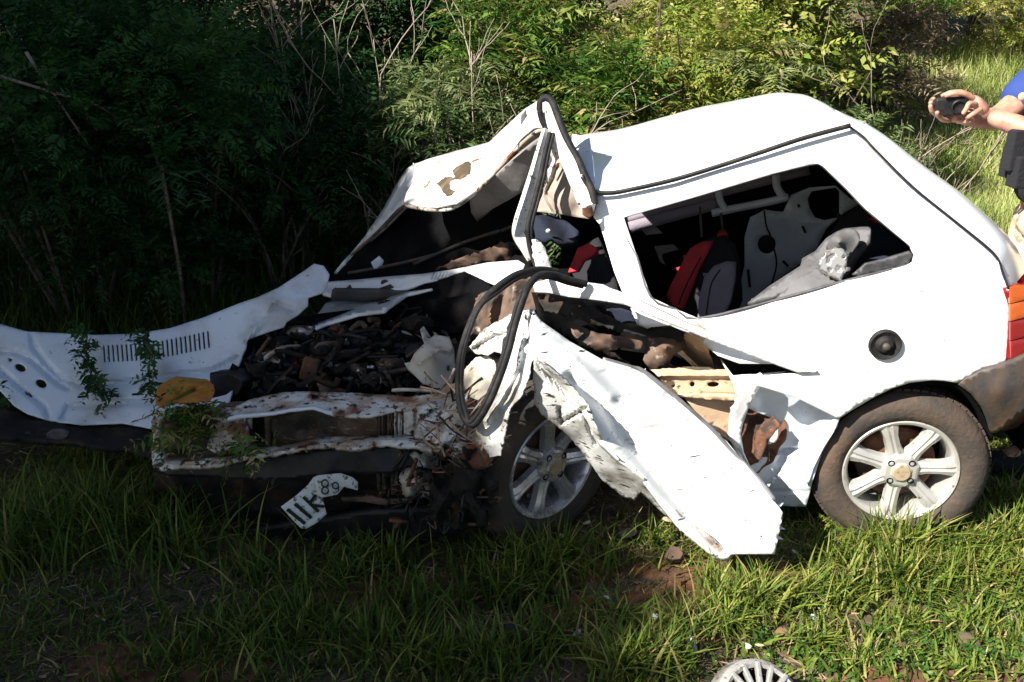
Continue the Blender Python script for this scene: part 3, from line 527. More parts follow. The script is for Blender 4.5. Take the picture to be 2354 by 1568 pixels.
for i in range(240):
    x = rr.uniform(575, 1070); y = rr.uniform(730, 900); c = A(x, y, .50-(y-745)/145*.38+rr.uniform(-.05, .05)); q = rr.uniform(.003, .016); b = len(sv)
    for k in range(4): sv.append(c+Vector((rr.gauss(0, 1), rr.gauss(0, 1), rr.gauss(0, 1)))*q)
    sf += [(b, b+1, b+2), (b, b+2, b+3), (b, b+3, b+1), (b+1, b+3, b+2)]
for k_, mk in enumerate(('dirtyb', 'black', 'brown', 'rusty')):
    lo, hi = ((0, 100), (100, 170), (170, 215), (215, 240))[k_]
    tag(link('engine_scrap', mesh(sv[lo*4:hi*4], [tuple(v-lo*4 for v in f) for f in sf[lo*4:hi*4]]), mk, car, smooth=False), kind='stuff')
for x, y, n_, rx, ry, mk, nm in ((650, 790, .36, 34, 22, 'black', 'battery'), (735, 800, .34, 40, 26, 'dirtyb', 'cylinder_head'), (835, 790, .38, 46, 24, 'black', 'air_cleaner'), (900, 840, .26, 36, 24, 'brown', 'radiator_fan'), (790, 850, .26, 44, 20, 'dirtyb', 'gearbox_case'), (690, 760, .42, 36, 14, 'rusty', 'bent_bracket'), (960, 740, .40, 44, 20, 'dirtyb', 'heater_box'), (860, 870, .20, 40, 14, 'brown', 'bent_bracket'), (620, 845, .26, 26, 18, 'dirtyb', 'coil_housing')):
    q = random.Random(int(x)); pts = [(x+math.cos(a_)*rx*q.uniform(.7, 1.15), y+math.sin(a_)*ry*q.uniform(.7, 1.15)) for a_ in [2*math.pi*i/9 for i in range(9)]]
    panel(nm, pts, [(x-rx, y, n_+.03), (x+rx, y, n_+.03), (x, y-ry, n_+.04), (x, y+ry, n_-.01), (x, y, n_-.05)], mk, car, grid=6, amp=.05, freq=9, seed=int(x) % 17, thick=.04, sharp=24)
for i in range(16):
    x0 = rr.uniform(590, 1000); y0 = rr.uniform(740, 880); q_ = []
    for k in range(5): q_.append((x0+k*rr.uniform(10, 30), y0+rr.uniform(-22, 22), .46-(y0-745)/145*.36+rr.uniform(-.03, .02)))
    ptube('hose', q_, rr.choice([.005, .008, .012]), rr.choice(['black', 'rubber', 'black', 'dirtyb', 'brown']), car, sides=8)
panel('battery_cover', K2(900,620, 1010,570, 1170,530, 1190,600, 1180,690, 1080,710, 980,660), [(590,820,.3), (650,800,.32)], 'cream', car, grid=7, amp=.05, freq=8, thick=.02)
panel('engine_block', K2(900,660, 1010,650, 1040,760, 1200,780, 1300,900, 1300,960, 1000,960, 860,900), [(580,850,.25), (680,900,.22)], 'dirtyb', car, grid=7, amp=.1, freq=9, thick=.05, seed=5)
panel('reservoir_cap', K2(1250,660, 1330,625, 1345,660, 1300,690, 1255,700), [(690,840,.3)], 'red', car, grid=5, thick=.02)
ptube('bonnet_seal', [(p[0], p[1], n_) for p, n_ in zip(K2(1370,170, 1300,270, 1200,340, 1050,440, 920,480, 870,560, 850,680, 800,780), (.5, .47, .44, .41, .38, .34, .3, .25))], .012, 'rubber', car, sides=7)
panel('dark_duct', K2(600,730, 800,740, 860,800, 830,900, 760,960, 620,960, 600,850), [(490,870,.15), (550,900,.13)], 'black', car, grid=8, amp=.06, thick=.05)
panel('air_filter_housing', K4(-95,560, -60,490, 0,430, 40,398, 110,410, 135,470, 145,580, 120,650, 50,662, -20,640), [(950,840,.12), (1000,775,.2), (1045,860,.12), (995,820,.05), (1040,800,.16)], 'cream', car, grid=7, amp=.015, thick=.03, ridges=[(K4(-40,540, 60,470, 120,480), -.02, 5)])
panel('strut_tower', K4(185,570, 240,510, 300,500, 335,540, 340,600, 300,680, 250,720, 200,700, 180,640), [(1070,850,-.1), (1135,850,-.18), (1100,880,-.2), (1100,820,-.12)], 'cream', car, grid=7, amp=.04, freq=8, seed=4)
# inner wing, badly crushed
panel('inner_wing', K4(210,455, 280,370, 430,290, 500,280, 515,320, 500,450, 512,520, 500,600, 460,700, 410,760, 390,850, 360,990, 310,1000, 240,880, 250,800, 330,720, 372,600, 385,500, 330,480, 300,500, 240,492),
      [(1080,800,-.12), (1180,720,-.15), (1215,720,-.22), (1220,850,-.36), (1150,1040,-.40), (1100,990,-.34), (1160,860,-.22), (1190,920,-.34)], 'paintd', car, grid=6, amp=.05, freq=6, seed=14, sharp=18, rag=1.5,
      ridges=[(K4(470,420, 440,560, 400,640, 300,820), -.04, 7), (K4(230,470, 330,410, 430,380), .03, 5)])
panel('inner_wing_lining', K4(250,200, 430,130, 540,110, 600,180, 520,290, 430,310, 300,360, 210,440, 190,400), [(1100,700,.25), (1240,640,.2), (1200,720,.15)], 'brownpl', car, grid=6, amp=.09, freq=9, seed=24, rag=3)
panel('crushed_wing_flange', K4(0,700, 100,640, 200,620, 300,660, 330,720, 260,800, 250,870, 300,960, 200,960, 60,930, -60,900), [(980,900,-.12), (1130,900,-.15), (1100,1030,-.33), (960,1010,-.26)], 'rusty', car, grid=6, amp=.12, freq=11, seed=33, rag=3, sharp=20)
# splinters, wires around the strut
for i in range(60):
    x = rr.uniform(985, 1150); y = rr.uniform(860, 1040); c = A(x, y, rr.uniform(-.12, -.02)-.22*(y-860)/180-.06); d = Vector((rr.uniform(-1, 1), rr.uniform(-.4, .2), rr.uniform(-1, 1))).normalized()*rr.uniform(.02, .09)
    link('splinter', mesh(*tube_geo(catmull([c-d, c+Vector((rr.uniform(-1, 1), 0, rr.uniform(-1, 1)))*.012, c+d], 4), rr.uniform(.0015, .004), 5)), rr.choice(['twig', 'tan', 'black', 'rusty', 'rust']), car)
# ------------------------------------------------------------------ nose
YN = -.22
panel('nose_cavity', K3(120,280, 450,200, 1700,150, 1950,250, 1950,480, 1600,500, 300,580, 130,540), [(350,960,-.02), (1060,950,.05), (700,1040,-.02)], 'brown', car, grid=12, amp=.12, freq=7, seed=2, thick=.02)
panel('upper_crossmember', K3(590,200, 700,150, 860,115, 1000,105, 1300,115, 1500,125, 1620,140, 1700,125, 1800,120, 1900,150, 1900,190, 1800,192, 1700,200, 1620,205, 1500,225, 1400,250, 1280,252, 1180,240, 1060,200, 950,205, 820,230, 700,245, 600,250, 520,272, 450,255, 430,215, 480,200),
      [(480,945,YN+.02), (700,905,YN+.08), (700,940,YN-.03), (900,910,YN+.08), (900,955,YN-.02), (1050,925,YN+.05)], 'rusty', car, holes=[K3(1045,115, 1085,118, 1085,150, 1050,152), ell(*K3(1190, 200)[0], 5, 4, 8), ell(*K3(910, 135)[0], 3, 3, 7), ell(*K3(1345, 148)[0], 3, 3, 7), ell(*K3(660, 195)[0], 6, 5, 9)], grid=7, amp=.03, freq=6, seed=7, thick=.008, sharp=25, rag=1.0)
panel('upper_flange', K3(520,275, 600,250, 820,235, 950,210, 1060,202, 1180,240, 1280,250, 1280,262, 1170,252, 1060,216, 950,226, 820,250, 620,270, 530,290), [(500,965,YN-.05), (900,950,YN-.05)], 'paintshade', car, grid=7, thick=.015, rag=.8)
panel('lower_crossmember', K3(110,540, 160,560, 330,550, 480,540, 640,510, 830,480, 1000,450, 1160,430, 1250,440, 1320,440, 1480,420, 1640,430, 1800,460, 1900,475, 1960,445, 1900,405, 1780,380, 1600,365, 1400,365, 1200,370, 1080,380, 950,410, 820,430, 700,460, 560,490, 400,500, 250,500, 160,495, 125,470),
      [(350,1060,YN-.03), (700,1030,YN-.08), (1060,1030,YN-.04), (700,1015,YN-.02), (900,1005,YN-.02)], 'rusty', car, grid=7, amp=.012, freq=5, seed=17, thick=.012, sharp=25, rag=.8, ridges=[(K3(200,530, 700,485, 1160,405, 1600,395, 1900,440), -.015, 5)])
panel('headlamp_surround', K3(105,280, 125,245, 180,210, 300,190, 440,200, 440,215, 300,215, 190,235, 155,290, 145,400, 152,470, 190,520, 160,562, 115,535, 105,450, 118,380), [(350,960,YN+.02), (350,1060,YN-.02), (470,940,YN)], 'rusty', car, grid=6, amp=.03, freq=9, thick=.02, rag=1)
panel('headlamp_bucket', K3(140,280, 300,220, 470,220, 500,300, 460,420, 300,500, 160,480), [(370,970,YN+.1), (480,960,YN+.1), (420,1010,YN+.2)], 'brown', car, grid=7, amp=.08, freq=9, seed=4)
panel('lamp_bracket', K3(430,440, 450,380, 485,320, 490,290, 530,272, 670,265, 672,430, 560,450, 480,470), [(480,980,YN+.02), (565,970,YN), (500,1030,YN-.01)], 'rusty', car, grid=6, amp=.02, freq=7, thick=.02, holes=[ell(*K3(598, 328)[0], 3, 3, 7), ell(*K3(540, 370)[0], 2.5, 2.5, 7)])
panel('radiator_gap', K3(675,262, 790,255, 800,430, 680,440), [(590,990,YN+.12)], 'black', car, grid=8)
panel('radiator_post', K3(772,258, 800,256, 800,430, 775,432), [(610,990,YN+.02)], 'brown', car, grid=6, thick=.02)
rad = panel('radiator', K3(800,258, 900,240, 1050,215, 1180,250, 1280,258, 1440,250, 1440,372, 1280,372, 1100,380, 950,410, 810,432), [(620,980,YN+.06), (860,990,YN+.05)], 'brown', car, grid=6, amp=.05, freq=9, seed=31, thick=.02)
for i in range(14):
    x = 1445+i*11; ptube('fin', [(*K3(x, 235+rr.uniform(-5, 5))[0], YN+.04), (*K3(x+rr.uniform(-8, 8), 300)[0], YN+.03), (*K3(x, 365)[0], YN+.04)], .004, rr.choice(['brown', 'rusty', 'dirtyb']), rad, per=2, sides=5)
panel('radiator_post', K3(1590,225, 1640,210, 1700,215, 1732,210, 1735,372, 1660,368, 1592,362), [(930,960,YN+.02), (980,1000,YN)], 'rusty', car, grid=6, amp=.02, thick=.02, ridges=[(K3(1660,210, 1660,370), .02, 3)])
panel('impact_beam', K3(130,565, 400,558, 640,522, 1000,462, 1160,440, 1320,448, 1480,430, 1640,440, 1700,470, 1650,540, 1560,575, 1450,592, 1200,602, 900,618, 650,625, 400,612, 200,600, 140,590), [(360,1085,YN), (700,1060,YN-.04), (950,1040,YN-.02), (700,1095,YN-.05)], 'black', car, grid=8, amp=.02, thick=.05, wob=.02)
panel('lower_nose', K3(120,592, 500,605, 900,612, 1450,585, 1600,560, 1750,600, 1850,700, 1900,850, 1600,900, 1200,960, 700,1010, 350,1010, 180,900, 120,750), [(360,1095,YN+.06), (900,1095,YN+.06), (1050,1200,YN+.14), (420,1250,YN+.1), (700,1170,YN+.1)], 'dirtyb', car, grid=9, amp=.09, freq=5, seed=3, thick=.02)
panel('bumper_bar', K3(300,990, 600,940, 1100,862, 1400,815, 1700,800, 1950,840, 2000,900, 1900,960, 1500,1010, 1000,1050, 600,1060, 350,1045), [(430,1250,YN), (750,1220,YN-.04), (1080,1200,YN), (750,1265,YN-.03)], 'black', car, grid=9, amp=.03, freq=4, thick=.04)
for i in range(90):   # torn plumbing and wires under the nose
    x, y = K3(rr.uniform(1480, 2080), rr.uniform(470, 880))[0]; c = A(x, y, YN+rr.uniform(-.08, .05)-.13*max(0, x-950)/150); P = catmull([c+Vector((rr.uniform(-1, 1), rr.uniform(-.5, .5), rr.uniform(-1, 1)))*rr.uniform(.015, .06) for _ in range(4)], 4)
    link('wire', mesh(*tube_geo(P, rr.uniform(.0015, .007), 5)), rr.choice(['black', 'black', 'dirtyb', 'rust', 'brown', 'rubber']), car)
panel('burnt_engine', K3(1760,560, 1850,540, 2000,560, 2080,600, 2110,700, 2100,830, 2020,900, 1900,920, 1800,880, 1740,760), [(1010,1080,YN-.06), (1120,1130,YN-.16), (1060,1200,YN-.12), (1060,1130,YN-.16)], 'dirtyb', car, grid=6, amp=.16, freq=10, seed=13, rag=3, thick=.03)
panel('insulation_wad', K3(1570,620, 1600,480, 1660,445, 1740,450, 1800,520, 1780,640, 1740,720, 1660,740, 1580,720), [(930,1070,YN+.02), (1000,1070,YN+.04), (960,1130,YN+.02), (965,1090,YN-.05)], 'cream', car, grid=5, amp=.10, freq=12, seed=22, rag=4, sharp=20)
panel('rust_flange', K3(1880,490, 1960,470, 2040,455, 2125,465, 2110,510, 2080,560, 2000,575, 1930,550), [(1040,1050,YN-.1), (1135,1050,YN-.17), (1090,1075,YN-.16)], 'rust', car, grid=6, amp=.08, freq=9, rag=2)
for q in ([(1440,560), (1450,690)], [(1475,560), (1480,700)], [(1520,555), (1530,710)], [(1550,560), (1545,700)]): ptube('drain_hose', [(*K3(*p)[0], YN-.01) for p in q], .007, 'brown', car, per=2, sides=6)
panel('broken_rod', K3(1220,735, 1400,725, 1480,745, 1640,740, 1640,765, 1450,775, 1380,760, 1230,752), [(800,1150,YN-.05), (940,1150,YN-.02)], 'brown', car, grid=6, amp=.02, thick=.01)
ptube('white_rod', [(*K3(1520,100)[0], -.12), (*K3(1620,97)[0], -.1), (*K3(1800,110)[0], -.05)], .006, 'cream', car, sides=6)
# number plate, bent double
NPL = YN-.10
pl = panel('number_plate', K3(868,785, 960,718, 1030,655, 1060,612, 1085,600, 1100,690, 1120,760, 1138,828, 1080,880, 1020,915, 985,912, 925,850), [(650,1165,NPL-.03), (720,1210,NPL-.03), (730,1105,NPL+.02), (745,1175,NPL)], 'plate', car, grid=6, thick=.003, wob=.01, label='lower half of the bent white number plate')
pu = panel('number_plate', K3(1062,614, 1090,600, 1220,588, 1290,612, 1322,640, 1322,690, 1240,668, 1200,715, 1110,732, 1085,715), [(725,1095,NPL+.0), (820,1110,NPL+.04), (740,1140,NPL-.01)], 'plate', car, grid=6, thick=.003, wob=.01, label='upper half of the bent number plate, folded back')
fl = rbf([(650,1165,NPL-.03), (720,1210,NPL-.03), (730,1105,NPL+.02), (745,1175,NPL)]); fu = rbf([(725,1095,NPL), (820,1110,NPL+.04), (740,1140,NPL-.01)])
def stroke(par, pts, f, r_=4.0):
    q = K3(*pts); P = [an([p], [f(np.array([p]))[0]-.008])[0] for p in q]; o = tube('plate_character', P, r_/690, 'platel', par, sides=4, flat=.4)
stroke(pl, (905,800, 1010,885), fl, 5); stroke(pl, (950,768, 1048,852), fl, 5); stroke(pl, (1000,728, 1090,815), fl, 4.5); stroke(pl, (1035,770, 1072,715), fl, 4); stroke(pl, (1045,775, 1125,785), fl, 4)
for cx_, cy_ in ((1128, 648), (1128, 690)): stroke(pu, sum([[cx_+20*math.cos(t), cy_+21*math.sin(t)] for t in np.linspace(0, 2*math.pi, 13)], []), fu, 2.6)
stroke(pu, sum([[1190+18*math.cos(t), 662+19*math.sin(t)] for t in np.linspace(0, 2*math.pi, 13)], []), fu, 2.6); stroke(pu, (1208,664, 1207,690, 1190,706, 1172,700), fu, 2.6)
# ------------------------------------------------------------------ bonnet turned over on the left
bn = KX(-260,690, -120,712)+KB(0,520, 200,575, 520,590, 700,600, 1000,590, 1250,550, 1500,470, 1750,370, 1900,320, 2050,250, 2156,180)+KX(700,622, 722,606, 744,611, 757,630, 752,655, 742,672, 708,684)+K2(1370,200, 1290,270, 1200,330, 1180,370, 1050,410, 900,470, 880,540, 850,600, 800,740)+KX(540,880, 520,950, 500,985, 344,985)+KB(900,1250, 600,1262, 350,1225, 200,1180, 100,1120, 0,1010)+KX(-120,870, -260,850)
topx = [760, 1000, 1200, 1400, 1530]; topy = [676, 664, 640, 600, 570]; vents = []
for i in range(24):
    x = 760+33.3*i; y = float(np.interp(x, topx, topy)); vents.append(KB(x-7, y, x+7, y-1, x+17, y+122, x+4, y+126))
bh = vents+[ell(*KB(148, 840)[0], 14, 8, 12, .5), ell(*KB(302, 957)[0], 14, 9, 12, .5), KB(570,1045, 645,1040, 645,1060, 570,1064), KB(968,1028, 1045,1022, 1045,1040, 968,1046), ell(*KB(75, 782)[0], 4.5, 4.5, 9)]
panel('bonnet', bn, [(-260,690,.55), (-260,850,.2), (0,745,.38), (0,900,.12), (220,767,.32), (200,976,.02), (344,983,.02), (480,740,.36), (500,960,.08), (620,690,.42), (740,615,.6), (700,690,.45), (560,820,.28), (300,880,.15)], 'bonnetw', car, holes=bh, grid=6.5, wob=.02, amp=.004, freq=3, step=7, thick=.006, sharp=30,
      ridges=[(KB(230,600, 245,680, 330,800, 450,920, 600,965, 900,950, 1200,905, 1560,870, 1750,770), .02, 7), (KB(0,720, 90,722, 200,760, 420,950, 500,990), .022, 6), (KB(0,860, 200,1030, 330,1130, 350,1210), .024, 6),
              (KB(460,1210, 500,1130, 600,1110, 1110,1090), .02, 7), (KB(1900,500, 2050,380, 2156,420), .02, 8), (KB(1800,640, 1950,480, 2000,360), -.02, 8), (bn[2:10], .006, 9)])
panel('crushed_grille', KX(-200,900)+KB(0,1130, 100,1140, 200,1190, 350,1235, 600,1262, 900,1262, 1120,1285, 1120,1480, 950,1440, 800,1420, 600,1395, 400,1385, 200,1360, 0,1340)+KX(-200,990), [(-100,930,.05), (0,990,-.05), (200,1010,-.06), (340,1030,-.08), (200,980,.03)], 'dirtyb', car, grid=8, amp=.05, freq=5, seed=15, thick=.02, rag=1.5)
panel('lamp_reflector', ell(*KB(420, 1335)[0], 25, 13, 14), [(131,1000,-.07)], 'grey', car, grid=6, thick=.01)
# ------------------------------------------------------------------ torn-off door slab, leaning out of the wreck
dc = [(1225,709,-.27), (1309,784,-.25), (1470,850,-.18), (1670,1014,-.18), (1799,1178,-.26), (1781,1274,-.28), (1633,1274,-.30), (1511,1150,-.33), (1370,1010,-.37), (1300,890,-.37), (1225,845,-.38), (1560,1080,-.29)]
panel('door_skin', K4(520,270, 560,330, 700,430, 860,520, 1040,570, 1130,640, 1270,760, 1380,850, 1470,920, 1560,1030, 1640,1130, 1745,1270, 1742,1300, 1705,1475, 1390,1475, 1240,1350, 1130,1210, 1060,1100, 960,1030, 870,940, 790,760, 700,640, 600,560, 530,500, 510,400),
      dc, 'slab', car, grid=7, amp=.006, freq=3, seed=41, thick=.03, wob=.012, sharp=40, step=7,
      ridges=[(K4(700,620, 850,740, 1000,940, 1200,1180, 1450,1440), .03, 14), (K4(520,380, 680,480, 900,700), -.015, 14), (K4(1180,700, 1420,920, 1640,1190), .010, 10)])
panel('door_lower_fold', K4(530,500, 600,560, 700,640, 790,745, 870,940, 960,1030, 1060,1100, 1130,1210, 1240,1350, 1130,1250, 1050,1170, 1020,1210, 960,1195, 860,1110, 750,960, 700,900, 640,850, 560,790, 530,740, 522,620),
      [(1229,822,-.38), (1309,883,-.38), (1370,990,-.38), (1478,1100,-.34), (1243,953,-.30), (1333,1009,-.28), (1440,1145,-.24), (1556,1210,-.30), (1300,930,-.34), (1340,960,-.37)], 'fold', car, grid=6, amp=.022, freq=4, seed=43, sharp=16, rag=1.2, thick=.003,
      ridges=[(K4(530,520, 640,640, 760,770, 830,930), .03, 5), (K4(650,760, 660,830, 780,760), .03, 4), (K4(830,750, 870,880, 940,1010), -.03, 5)])
panel('sill_shard', K4(1060,1100, 1110,1150, 1250,1290, 1380,1380, 1470,1475, 1390,1478, 1330,1430, 1240,1360, 1190,1270, 1130,1210), [(1478,1098,-.33), (1562,1216,-.31), (1650,1276,-.29)], 'rusty', car, grid=6, amp=.03, freq=8, rag=1)
ptube('door_edge_trim', [(x+2, y-1, n_) for (x, y), n_ in zip(K4(860,520, 1000,560, 1060,580, 1200,690, 1380,850, 1480,960, 1600,1080, 1700,1210), (-.22, -.19, -.185, -.185, -.185, -.19, -.21, -.25))], .006, 'silver', car, sides=6)
panel('belt_strip', K4(520,150, 600,130, 720,140, 860,155, 950,195, 1100,265, 1250,335, 1450,420, 1650,500, 1800,560, 1915,580, 1830,590, 1650,525, 1450,450, 1250,370, 1100,310, 980,255, 840,230, 700,215, 600,195, 530,190), [(1240,655,-.02), (1400,660,-.08), (1560,745,-.09), (1870,855,-.06), (1390,690,-.09)], 'paint', car, grid=7, thick=.018, wob=.01)
# between strip and slab
panel('door_inner_void', K4(520,190, 700,215, 980,260, 1150,330, 1300,400, 1450,470, 1500,600, 1480,720, 1480,920, 1270,770, 1100,620, 860,510, 560,320), [(1240,680,.1), (1500,740,.35), (1680,900,.3), (1500,880,.25), (1300,780,.1)], 'dark', car, grid=12, amp=.05, thick=.01)
panel('mangled_trim', K4(540,190, 640,210, 760,230, 800,270, 870,300, 960,340, 1080,370, 1200,360, 1260,380, 1250,440, 1180,420, 1060,400, 980,390, 860,360, 700,310, 580,280), [(1240,680,.02), (1350,720,.04), (1560,770,.1)], 'dirtyb', car, grid=6, amp=.10, freq=8, seed=51, rag=3)
panel('sill_trim', K4(690,340, 800,380, 900,400, 1060,430, 1050,470, 960,460, 900,480, 1000,540, 900,510, 800,460, 720,400), [(1310,750,.02), (1480,790,.04), (1440,830,.0)], 'brownpl', car, grid=6, amp=.07, freq=7, seed=52, rag=2)
panel('footwell_trim', K4(1080,420, 1150,370, 1230,370, 1268,400, 1260,470, 1210,500, 1180,560, 1090,565, 1060,520, 1080,460), [(1490,780,.1), (1570,770,.12), (1540,840,.08), (1530,800,.03)], 'brownpl', car, grid=6, amp=.05, freq=7, seed=53, thick=.02)
panel('seat_base', K4(1200,480, 1260,400, 1300,380, 1340,410, 1380,480, 1420,570, 1340,590, 1180,575, 1190,520), [(1560,780,.15), (1640,840,.15), (1600,800,.1)], 'tan', car, grid=7, wob=.05, thick=.03)
panel('pillar_base', K4(1000,270, 1060,290, 1130,320, 1130,350, 1080,370, 1030,350), [(1480,730,.06)], 'paintd', car, grid=6, amp=.04, freq=9)
panel('blue_scrap', K4(880,275, 950,270, 1010,290, 1030,340, 960,345, 900,310), [(1430,720,.12)], 'navy', car, grid=6, amp=.06)
sill_h = [ell(*K4(1195, 645)[0], 12, 9, 10), ell(*K4(1303, 642)[0], 6, 6, 9), ell(*K4(1405, 643)[0], 14, 6, 12)]
panel('seat_rail', K4(1100,570, 1250,562, 1330,575, 1440,568, 1470,570, 1500,620, 1515,660, 1520,695, 1400,690, 1240,690, 1180,640), [(1500,850,.03), (1690,870,.06), (1600,905,.03)], 'tan', car, holes=sill_h, grid=7, thick=.008, rag=1, ridges=[(K4(1130,600, 1480,600), -.02, 4)])
panel('seat_rail_back', K4(1090,555, 1480,560, 1520,720, 1180,700), [(1500,850,.08), (1690,870,.12)], 'brown', car, grid=12)
panel('sill_step', K4(1230,690, 1400,692, 1520,697, 1518,725, 1400,718, 1280,708), [(1560,910,.0), (1690,915,.02)], 'tan', car, grid=7, thick=.02)
panel('inner_sill', K4(1260,705, 1510,722, 1500,800, 1480,920, 1380,850), [(1570,915,.06), (1690,925,.08), (1675,1010,.04)], 'tan', car, grid=7, thick=.01, amp=.02, wob=.05, seed=9)
panel('gap_lining', KX(1630,808, 1700,830, 1800,828, 1875,852, 1800,868, 1700,880, 1650,860), [(1640,820,.05), (1870,855,.02), (1700,870,.08)], 'dark', car, grid=9)
panel('sill_flange', K4(1440,520, 1500,600, 1640,590, 1760,580, 1640,610, 1560,690, 1515,700, 1500,640), [(1650,830,.03), (1790,862,-.01), (1700,900,.02)], 'paintshade', car, grid=7, amp=.02)
# ------------------------------------------------------------------ loose rubber seals hanging in a loop
lp = K4(640,90, 560,80, 490,90, 420,115, 330,180, 250,270, 200,380, 165,500, 155,620, 160,720, 180,800, 225,840, 265,800, 310,720, 360,600, 400,480, 430,360, 470,230, 500,160, 550,110, 620,105, 700,130, 780,150)
nl = [.0, -.05, -.11, -.17, -.22, -.27, -.30, -.32, -.34, -.36, -.38, -.4, -.4, -.39, -.37, -.35, -.32, -.29, -.25, -.20, -.14, -.11, -.08]
for dx, dy, r_ in ((0, 0, .0105), (7, 6, .007)):
    ptube('hanging_seal', [(x+dx*(1 if i < 11 else -1), y+(dy if i < 5 or i > 17 else -dy), n_) for i, ((x, y), n_) in enumerate(zip(lp, nl))], r_, 'rubber', car, sides=8, per=5)
# inner mass behind the nose that closes the car towards the ground
wbox('subframe', (-.42, 2.78, .20), (.85, .3, .22), 'dirtyb', bv=.03)
wbox('gearbox', (-.1, 3.0, .32), (.4, .4, .3), 'dirtyb', bv=.04)

# ================================================================== loose things in and on the car
jk = panel('jacket', K1(1490,840, 1600,830, 1700,880, 1760,930, 1750,990, 1680,1010, 1600,980, 1560,1000, 1500,960, 1480,900), [(1230,500,.55), (1320,550,.5), (1270,560,.45)], 'navy', None, grid=7, amp=.05, freq=5, thick=.02)
tag(jk, 'crumpled dark navy garment seen through the front door opening of the wreck', 'clothing')
pj = panel('badge', ell(*K1(1578, 935)[0], 6, 5, 10), [(1258,532,.45)], 'plate', jk, grid=4, thick=.003)
cl = panel('yellow_cloth', K2(170,900, 200,830, 280,780, 340,755, 450,765, 580,780, 630,820, 640,870, 600,940, 500,955, 440,950, 300,960, 210,990, 175,960), [(360,905,-.2), (400,866,-.08), (490,880,-.12), (480,920,-.24), (430,890,-.2)], 'yellow', None, grid=5, amp=.05, freq=6, thick=.006, wob=.05, seed=5, ridges=[(K2(200,900, 400,800, 620,850), -.03, 6), (K2(300,960, 480,860), .03, 5)])
tag(cl, 'orange yellow cloth lying over the left end of the crushed front panel', 'cloth')

# ================================================================== foliage helpers
def norm(a): return a/np.maximum(np.linalg.norm(a, axis=-1, keepdims=True), 1e-9)
def fronds(C, D, L, pairs, ll, wr, droop=.3, r=rng, tint=None):
    """pinnate sprays: C,D (n,3), L (n,), pairs of narrow leaflets along a drooping axis"""
    n = len(C); s = np.linspace(.12, 1, pairs)[None, :, None]; z = np.array([0, 0, 1.0])
    ax = norm(D); P = C[:, None]+ax[:, None]*(L[:, None, None]*s)-z*(droop*L[:, None, None]*s*s)
    tn = norm(ax[:, None]-z*2*droop*s); side = norm(np.cross(ax, z+r.normal(0, .35, (n, 3))))[:, None]*np.ones_like(tn)
    out = []; tt = []
    t0 = r.uniform(0, 1, n) if tint is None else tint
    for sg in (-1, 1):
        d = norm(side*sg+tn*r.uniform(.3, .9, (n, pairs, 1))+r.normal(0, .22, (n, pairs, 3)))
        l = ll*r.uniform(.7, 1.25, (n, pairs, 1))*(1.15-.6*s**2); wv = norm(np.cross(d, np.cross(tn, side)+r.normal(0, .3, (n, pairs, 3))))*l*wr
        a = P; b = P+d*l*.45+wv; c = P+d*l-z*l*.15; e = P+d*l*.45-wv
        out.append(np.stack([a, b, c, e], 2).reshape(-1, 3))
        tt.append(np.repeat(np.clip(t0[:, None]+r.normal(0, .12, (n, pairs)), 0, 1).ravel(), 4))
    return np.concatenate(out), np.concatenate(tt)
def lobes(n, size, seed, k=9):
    r = np.random.default_rng(seed); cs = r.uniform(-1, 1, (k, 3))*np.array(size)*.62; cs[:, 2] = np.abs(cs[:, 2])*1.25+size[2]*.25
    rad = r.uniform(.28, .5, k)*min(size[0], size[2]); i = r.integers(0, k, n); d = norm(r.normal(size=(n, 3))); d[:, 2] = np.abs(d[:, 2])*.9+.05*d[:, 2]
    C = cs[i]+d*rad[i][:, None]*r.uniform(.35, 1.05, (n, 1)); C[:, 2] = np.maximum(C[:, 2], .03)
    return C, norm(d+r.normal(0, .5, (n, 3))+np.array([0, 0, .25])), r, i
def foliage(n, size, seed, kind):
    C, D, r, i = lobes(n, size, seed); base = r.uniform(0, 1, 9)[i]
    t = np.clip(base*.5+r.normal(.2, .12, n), 0, .74); dead = r.uniform(0, 1, n) < .03; t[dead] = .95
    if kind == 'feather': V, T = fronds(C, D, r.uniform(.08, .30, n), 9, .042, .15, .35, r, t)
    elif kind == 'willow': V, T = fronds(C, D, r.uniform(.12, .25, n), 5, .085, .085, .35, r, t)
    elif kind == 'broad': V, T = fronds(C, D, r.uniform(.08, .18, n), 4, .045, .24, .3, r, t)
    else: V, T = fronds(C, D, r.uniform(.2, .4, n), 14, .06, .07, .45, r, t)
    return fastmesh(V, 4, T)
def stems(size, seed, k=7, r0=.012):
    r = random.Random(seed); g = []
    for i in range(k):
        a_ = r.uniform(0, 6.28); b = Vector((math.cos(a_)*.08, math.sin(a_)*.08, -.05)); e = Vector((math.cos(a_)*size[0]*r.uniform(.2, .8), math.sin(a_)*size[1]*r.uniform(.2, .8), size[2]*r.uniform(.7, 1.1)))
        m_ = (b+e)/2+Vector((r.uniform(-.1, .1), r.uniform(-.1, .1), .15)); P = catmull([b, m_, e], 5); g.append(tube_geo(P, list(np.linspace(r0, r0*.3, len(P))), 5))
    return mesh(*join(g))
protos = {}
